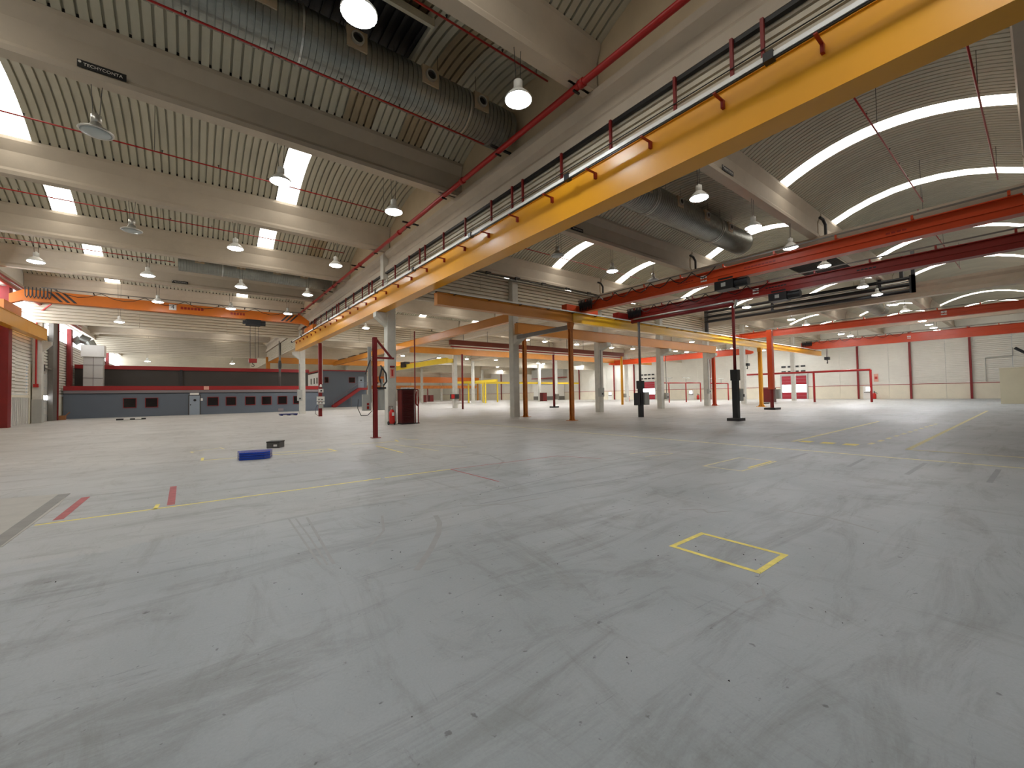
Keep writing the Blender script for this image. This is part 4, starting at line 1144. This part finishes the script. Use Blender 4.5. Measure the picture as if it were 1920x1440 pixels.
part('white_side_wall', MB().box(16.5, 72.15, 0, 16.65, 82, 6.0), 'white', st)
part('right_wall', MB().box(23.7, 72.15, 0, 23.85, 82, 6.0), 'office', st)
part('roof', MB().box(16.5, 72.15, 5.8, 23.85, 82, 6.0), 'strip', st)
part('roof_edge', MB().box(16.4, 71.92, 6.0, 23.95, 72.2, 6.18).box(16.38, 72.2, 5.95, 16.7, 82, 6.18), 'fasred', st)
win(20.8, 21.85, 4.05, 5.0, 72, st)
win(16.95, 17.6, 4.05, 5.0, 72, st)
for yy in (74.6, 76.6, 78.9): part('side_window', MB().box(16.46, yy, 4.0, 16.5, yy + .7, 5.0), 'pane', st)
sd = part('door', MB().box(22.4, 71.95, 3.2, 23.3, 72, 5.15), 'officedoor', st)
part('porthole', MB().lathe([(.14, -.02), (.14, .02)], 12, (22.85, 71.93, 4.5), 'y'), 'black', sd)
stair = MB()
a0, a1 = (18.2, .15), (22.4, 3.05)
stair.prism_y([(18.0, 0), (18.45, 0), (22.5, 2.85), (23.7, 2.85), (23.7, 3.2), (22.3, 3.2), (18.0, .32)], 70.95, 71.05)
part('stringer', stair, 'fasred', st)
part('stringer', MB().prism_y([(18.0, 0), (18.45, 0), (22.5, 2.85), (23.7, 2.85), (23.7, 3.2), (22.3, 3.2), (18.0, .32)], 71.85, 71.95), 'fasred', st)
for k in range(14):
    part('tread', MB().box(18.25 + k * .3, 71.05, .18 + k * .207, 18.58 + k * .3, 71.85, .22 + k * .207), 'fasred', st)
part('handrail', MB().path([(18.1, 71.0, 1.15), (22.35, 71.0, 4.1), (23.7, 71.0, 4.1)], .03, 6).tube((18.1, 71.0, .3), (18.1, 71.0, 1.15), .025, 6).tube((20.2, 71, 1.7), (20.2, 71, 2.6), .025, 6).tube((22.35, 71, 3.2), (22.35, 71, 4.1), .025, 6).tube((23.65, 71, 3.2), (23.65, 71, 4.1), .025, 6), 'strip', st)
part('support', MB().box(21.0, 71.4, 0, 21.1, 71.5, 2.0).box(23.4, 71.0, 0, 23.5, 71.1, 2.9), 'greydk', st)
# duct tower behind the office
dt = empty('air_duct', (-8.0, 58.5, 2.9), 'white sheet metal duct tower with round elbow standing on the office roof', 'duct')
part('riser', MB().box(-8.6, 58.0, 2.9, -7.2, 58.9, 6.05), 'sect', dt)
part('hood', MB().box(-8.75, 57.8, 6.05, -7.1, 59.1, 7.2), 'white', dt)
part('seam', MB().box(-8.62, 57.97, 3.9, -7.18, 58.0, 3.94).box(-8.62, 57.97, 5.2, -7.18, 58.0, 5.24).box(-7.92, 57.97, 2.9, -7.88, 58.0, 6.05), 'strip', dt)
part('elbow', MB().path([(-9.4, 58.4, 7.5), (-8.9, 58.4, 7.9), (-8.3, 58.4, 7.6), (-8.1, 58.4, 7.15)], .42, 14), 'galv', dt)

# ------------------------------------------------------------------ pipes overhead
fm = empty('fire_main', (7.8, 22, 9.4), 'thick red fire main pipe running beneath the roof along the concrete girder', 'pipe')
part('pipe', MB().tube((7.82, -13, 9.42), (7.82, 46, 9.42), .085, 16), 'piped', fm, True)
yc = 1.0; k = 0
while yc < 45:
    part('coupling', MB().tube((7.82, yc, 9.42), (7.82, yc + .16, 9.42), .112, 16), 'piped', fm, True)
    yc += 5.9
for y in TY[2:9]:
    for dy in (-.05, 3.4):
        part('hanger', MB().box(7.55, y + dy, 9.5, 8.35, y + dy + .07, 9.56).box(7.80, y + dy, 9.30, 7.84, y + dy + .07, 9.5).box(7.71, y + dy, 9.29, 7.93, y + dy + .05, 9.33), 'black', fm)
def vz(y):
    i = max(j for j in range(len(TY) - 1) if TY[j] <= y)
    u = 2 * (y - TY[i] - .2) / (TY[i + 1] - TY[i] - .4) - 1
    return ZS + RISE * (1 - min(1, u * u))
SPR = [(-5.5, 7.3, 10.68, 9.5, 'thin red sprinkler pipe below the near spiral duct'), (-4, 7.5, 7.9, 9.9, 'thin red sprinkler pipe beside the first roof beam, above the spiral duct'),
       (-9.3, 7.2, 18.05, 9.9, 'thin red sprinkler pipe across the vault between the second and third beams'), (-9.3, 6.9, 24.6, 9.9, 'thin red sprinkler pipe in the vault behind the third beam'),
       (-9.0, -.9, 32.0, 9.9, 'thin red sprinkler pipe leading to the far spiral duct'),
       (9.5, 26, 3.1, 9.9, 'thin red sprinkler pipe crossing the bright arched skylight on the right'), (9.5, 25.8, 0.9, 9.9, 'thin red sprinkler pipe at the right edge of the arched vault'),
       (10, 25.9, 18.0, 9.9, 'thin red sprinkler pipe above the curtain wall right of the yellow runway'), (27, 43, 3.4, 9.9, 'distant red sprinkler pipe in the third bay')]
for x0, x1, y, z, lab in SPR:
    e = empty('sprinkler_pipe', (x0, y, z), lab, 'pipe')
    part('pipe', MB().tube((x0, y, z), (x1, y, z), .024, 8), 'piped', e, True)
    x = x0 + .7
    while x < x1:
        part('sprinkler_head', MB().tube((x, y, z), (x, y, z + .09), .014, 6).tube((x, y, z + .09), (x, y, z + .1), .03, 6), 'dark', e)
        x += 1.55
    for xx in (() if abs(y - 10.68) < .01 else (x0 + 1.4, (x0 + x1) / 2, x1 - .4)):
        part('drop_rod', MB().tube((xx, y, z), (xx, y, vz(y) - .02), .008, 5), 'dark', e)
for b, y in ((0, 7.2), (1, 7.2), (0, 0.0), (1, 14.3), (0, 14.3)):
    x0, x1 = BX[b] + .5, BX[b + 1] - .5
    s_ = 1 if (b, y) != (0, 7.2) else 1
    e = obj('beam_cable', MB().path([(x0, y + .21, 9.55), (x1, y + .21, 9.55), (x1 + .12, y + .2, 9.75), (x1 + .15, y + .2, 10.2)], .018, 6), 'black',
            'black cable clipped along the roof beam of the %s bay, %s from the camera' % (BAYN[b], {0.0: 'overhead', 7.2: 'first', 14.3: 'second'}[y]), 'cable')
# black conduit drops at beam ends on the right
for x, y, lab in ((25.85, 6.9, 'short black pipe bend at the right end of the first beam in the second bay'), (25.85, 13.9, 'short black pipe bend at the right end of the second beam in the second bay'), (25.85, 21.6, 'short black pipe bend above the curtain wall corner')):
    obj('pipe_bend', MB().path([(x - .4, y - .1, 10.35), (x - .1, y - .15, 10.3), (x + .08, y - .2, 10.05), (x + .08, y - .2, 9.42)], .07, 8), 'black', lab, 'pipe')
# cable tray on top of the first curtain wall
tr = empty('cable_tray', (17, 21.8, 9.3), 'grey cable tray with bent brackets along the top of the curtain wall', 'cable tray')
part('tray', MB().box(8.95, 21.72, 9.22, 26, 21.92, 9.27), 'greydk', tr)
part('pipe', MB().tube((8.95, 21.8, 9.38), (26, 21.8, 9.38), .04, 8), 'dark', tr)
for k in range(7): part('bracket', MB().box(10 + k * 2.4, 21.62, 9.27, 10.08 + k * 2.4, 21.7, 9.47).box(10 + k * 2.4, 21.62, 9.42, 10.4 + k * 2.4, 21.7, 9.47), 'dark', tr)
# black pipe bundle on third girder
bd = empty('pipe_bundle', (40, 12, 9.0), 'bundle of black and silver pipes slung under the beams at the upper right', 'pipe')
for k, (z, r, m_) in enumerate(((8.36, .13, 'black'), (8.6, .055, 'alu'), (8.82, .13, 'black'), (9.05, .05, 'alu'), (9.27, .12, 'black'))):
    part('pipe', MB().tube((39.9, 5.6, z), (39.9, 20.3, z), r, 10), m_, bd, True)
part('riser', MB().box(39.8, 5.3, 8.2, 40.0, 5.6, 9.45).box(39.8, 5.9, 9.2, 40.0, 6.1, 10.9).box(39.8, 5.3, 8.2, 40.0, 5.5, 11.2), 'black', bd)
part('drop', MB().box(39.8, 20.0, 7.2, 40.0, 20.3, 9.45), 'dark', bd)
for y in (7.2, 14.3): part('hanger', MB().box(39.82, y - .1, 8.3, 39.98, y + .1, 9.5), 'dark', bd)

# ------------------------------------------------------------------ spiral ducts
def duct(x0, x1, y, z, r, nz, lab, bands=()):
    e = empty('spiral_duct', (x0, y, z), lab, 'duct')
    prof = []
    x = x0; k = 0
    while x < x1 - .13:
        prof += [(r, x), (r, x + .115), (r - .022, x + .12), (r - .022, x + .135)]
        x += .14
    prof.append((r, x1))
    part('duct_pipe', MB().lathe(prof, 56, (0, y, z), 'x'), 'galv', e, False)
    for xx in bands: part('band', MB().lathe([(r + .03, -.025), (r + .03, .025)], 28, (xx, y, z), 'x'), 'alu', e)
    for xx in nz:
        a = radians(18)                           # nozzle faces the camera side, slightly down
        c = Vector((xx, y - (r + .02) * cos(a), z - (r + .02) * sin(a) + .30))
        pl = part('nozzle_plate', MB().box(xx - .25, c.y - .03, c.z - .25, xx + .25, c.y + .3, c.z + .25), 'ductcap', e)
        part('nozzle_ring', MB().lathe([(.16, .0), (.16, -.07), (.12, -.07), (.12, 0)], 18, (xx, c.y - .03, c.z), 'y'), 'alu', pl)
        part('nozzle_core', MB().lathe([(.115, 0), (.10, -.03)], 16, (xx, c.y - .03, c.z), 'y'), 'black', pl)
    k = x0 + .6
    while k < x1:
        part('hanger_rod', MB().tube((k, y, z + r), (k, y, 11.68), .008, 5), 'dark', e)
        k += 1.35
    return e
duct(-1.6, 8.25, 10.8, 10.3, .62, (-.6, 1.2, 3.2, 5.2, 6.9), 'large spiral wound silver duct with round nozzles hanging in the nearest vault', (6.55, 2.0))
duct(-.75, 8.25, 33.0, 10.3, .62, (.3, 2.5, 4.6, 6.3), 'distant spiral silver duct with round nozzles in the left bay', (1.5,))
duct(10.5, 25.8, 10.8, 10.3, .66, (13, 15.5, 18, 20.5, 23), 'dark spiral duct in the second bay, right of the yellow runway', (16.2, 16.35, 22.2, 22.35))
duct(49, 60.3, 10.8, 10.2, .66, (52, 55, 58), 'distant silver spiral duct in the fourth bay', (58.5,))
# dark roof hatches
for x0, x1, y0, y1, lab in ((0.6, 4.88, 9.5, 11.9, 'black roof hatch opening beside the near spiral duct'), (21.6, 25.2, 11.4, 13.2, 'black roof hatch above the duct in the second bay'), (33, 41.5, 9.0, 12.2, 'large black roof hatch in the third bay')):
    e = empty('roof_hatch', (x0, y0, 11.2), lab, 'roof hatch')
    part('dark_panel', MB().box(x0, y0, 11.28, x1, y1, 11.32), 'black', e)
    part('frame', MB().box(x0, y0 - .1, 11.1, x1, y0, 11.3).box(x0, y1, 11.2, x1, y1 + .06, 11.34).box(x1, y0 - .1, 11.1, x1 + .06, y1 + .06, 11.34), 'sheet', e)
    k = x0 + .15
    while k < x1 - .1:
        part('rib', MB().box(k, y0, 11.22, k + .08, y1, 11.28), 'dark', e)
        k += .25

# ------------------------------------------------------------------ signs on the roof beams
tm = text_mesh('TECHYCONTA', .105, 'white', 'lettering')
for k, (x, y, lab) in enumerate(((-1.81, 14.3, 'black TECHYCONTA sign on the roof beam at upper left'), (-.75, 36.8, 'black TECHYCONTA sign on the distant beam below the far spiral duct'),
                                 (15.8, 7.2, 'small black TECHYCONTA sign on the first beam of the second bay'), (15.2, 14.3, 'small black TECHYCONTA sign on the second beam of the second bay'))):
    sb = obj('beam_sign', MB().box(x - .44, y - .215, 9.665, x + .44, y - .19, 9.84), 'black', lab, 'sign')
    o = inst('lettering', tm, (x + .02, y - .219, 9.745), sb)
    o.rotation_euler = (pi / 2, 0, 0)
    part('emblem', MB().lathe([(.03, 0), (.03, -.004)], 12, (x - .395, y - .215, 9.79), 'y'), 'white', sb)

# ------------------------------------------------------------------ lamps
ZL = 8.28
def lamp_proto(lit):
    e = empty('pendant_lamp', (0, 0, ZL), 'x', 'lamp', 'pendant lamps')
    z = ZL
    part('housing', MB().lathe([(.085, .24), (.105, .26), (.105, .44), (.05, .46), (.03, .5)], 14, (0, 0, z)), 'lampwhite' if lit else 'alu', e, True)
    part('shade', MB().lathe([(.31, .0), (.315, .03), (.26, .10), (.17, .19), (.10, .25)] if lit else [(.33, .0), (.34, .03), (.28, .07), (.15, .13), (.10, .24)], 22, (0, 0, z)), 'lampwhite' if lit else 'alu', e, True)
    part('lens', MB().lathe([(.30, .0), (.24, -.03), (.12, -.05), (.02, -.055)], 22, (0, 0, z)), 'lens_far' if lit == 2 else 'lens' if lit else 'lens_off', e, True)
    part('cord', MB().tube((-.06, 0, z + .45), (-.10, 0, 9.5), .008, 5).tube((.06, 0, z + .45), (.10, 0, 9.5), .008, 5), 'dark', e)
    return e
protos = {1: lamp_proto(1), 0: lamp_proto(0), 2: lamp_proto(2)}
used = {1: False, 0: False, 2: False}
def lamp(x, y, lit, lab, z=ZL, grp='pendant lamps'):
    lit = int(lit)
    pr = protos[lit]
    if not used[lit]:
        used[lit] = True
        pr.location = (x, y, z); pr['label'] = lab; pr['group'] = grp
        o = pr
    else:
        o = copy_tree(pr, (x, y, z), lab, grp)
    i = max(j for j in range(len(TY) - 1) if TY[j] <= y)
    if min(y - TY[i], TY[i + 1] - y) < .2: top = 9.5
    else:
        u = 2 * (y - TY[i] - .2) / (TY[i + 1] - TY[i] - .4) - 1
        top = min(11.7, ZS + RISE * (1 - min(1, u * u)))
    h = round(top - z, 1) + (0 if top == 9.5 else .02)
    if h not in cords:
        cords[h] = MB().tube((-.06, 0, .45), (-.10, 0, h), .008, 5).tube((.06, 0, .45), (.10, 0, h), .008, 5).mesh('cord', 'dark')
    for ch in o.children:
        if ch.name.startswith('cord'): ch.data = cords[h]
    return o
cords = {}
bn = {7.2: 'first', 14.3: 'second', 22.0: 'third', 29.3: 'fourth', 36.8: 'fifth'}
pos = {-5.95: 'far left', -1.95: 'left middle', 2.2: 'right middle', 5.85: 'right'}
for x, y, lit in ((2.3, 7.2, 1), (5.9, 7.2, 1), (-1.95, 14.4, 0), (2.15, 14.4, 1), (5.8, 14.4, 1), (1.48, 22.0, 1), (-1.95, 22.0, 0), (5.75, 22.0, 1), (-5.98, 29.4, 1), (-1.96, 29.4, 1), (2.26, 29.4, 1), (5.9, 29.3, 1), (-1.93, 36.9, 1), (2.2, 36.9, 1), (5.95, 36.7, 1)):
    by = min(bn, key=lambda q: abs(q - y)); px_ = min(pos, key=lambda q: abs(q - x))
    lamp(x, y, bool(lit), '%s round pendant lamp under the %s beam of the left bay, at its %s' % ('glowing' if lit else 'unlit', bn[by], pos[px_]))
for x, y, lit, n in ((14.0, 7.2, 1, 'left'), (18.4, 7.2, 1, 'middle'), (22.5, 7.2, 1, 'right'), (14.1, 14.4, 0, 'left'), (18.4, 14.5, 1, 'middle'), (22.0, 14.3, 0, 'right')):
    lamp(x, y, bool(lit), '%s round pendant lamp under the %s beam of the second bay, at its %s' % ('glowing' if lit else 'unlit', 'first' if y < 8 else 'second', n))
for k, (x, y) in enumerate(((27.4, 7.2), (35.2, 7.2), (39.05, 7.2), (44.9, 7.3), (49.4, 7.3), (58.5, 7.4), (62.5, 7.4), (66.3, 7.5), (69.6, 7.6))):
    lamp(x, y, 2 if 40 < x < 62 else 1, 'glowing pendant lamp in the receding row at upper right, %s from the yellow runway' % ORD[k], grp='lamp row at upper right')
for k, (x, y) in enumerate(((35.5, 14.6), (45.4, 14.7), (50.4, 15.0), (62.8, 15.07), (66.4, 15.0), (70.9, 15.2))):
    lamp(x, y, 2, 'small glowing pendant lamp among the far right cranes, %s from the left' % ORD[k], grp='lamps among the far right cranes')
far = [(13.36, 50.7), (13.32, 40.4), (25.1, 49.7), (30.5, 49.8), (27.3, 64.6), (34.3, 65.3), (39.8, 64.9), (32.6, 38.9), (35.7, 39.1), (35.5, 48.5), (46.0, 64.4), (43.5, 96.4), (52.2, 97.6), (59.7, 97.2), (66.8, 106),
       (52.5, 127.4), (41.7, 39.2), (49.3, 39.3), (53.5, 38.6), (47.6, 48.9), (53.0, 49.1), (53.5, 29.1), (66.2, 37.0), (62.8, 37.0), (67.4, 32.6), (69.9, 33.1), (67.4, 30.05), (74.5, 30.5), (76, 28.8), (72, 25.4), (75, 25.0), (77, 24.5),
       (59.0, 66.9), (61.5, 68), (74.7, 68.5), (57.6, 80), (67.3, 91.7), (69, 99.2), (71.9, 71.7), (77, 61.8), (75, 57)]
for x, y in far:
    lamp(x, y, 2 if x < 70 or y > 45 else 1, 'small glowing pendant lamp deep in the hall beyond the column row', grp='distant pendant lamps')
lamp(-4.6, 44.2, True, 'bell lamp hanging before the corrugated curtain under the orange crane', 7.75)
lamp(-4.9, 74.0, True, 'distant glowing lamp above the office upper roof, left one', 6.9)
lamp(4.6, 74.0, True, 'distant glowing lamp above the office upper roof, right one', 6.9)
# lamps behind and beside the camera that light the foreground
for x, y in ((2.2, 0), (5.9, 0), (-1.9, 0), (-1.9, 7.2), (-5.9, 7.2), (-5.9, 14.4)):
    lamp(x, y, True, 'pendant lamp outside the picture', grp='lamps outside the picture')
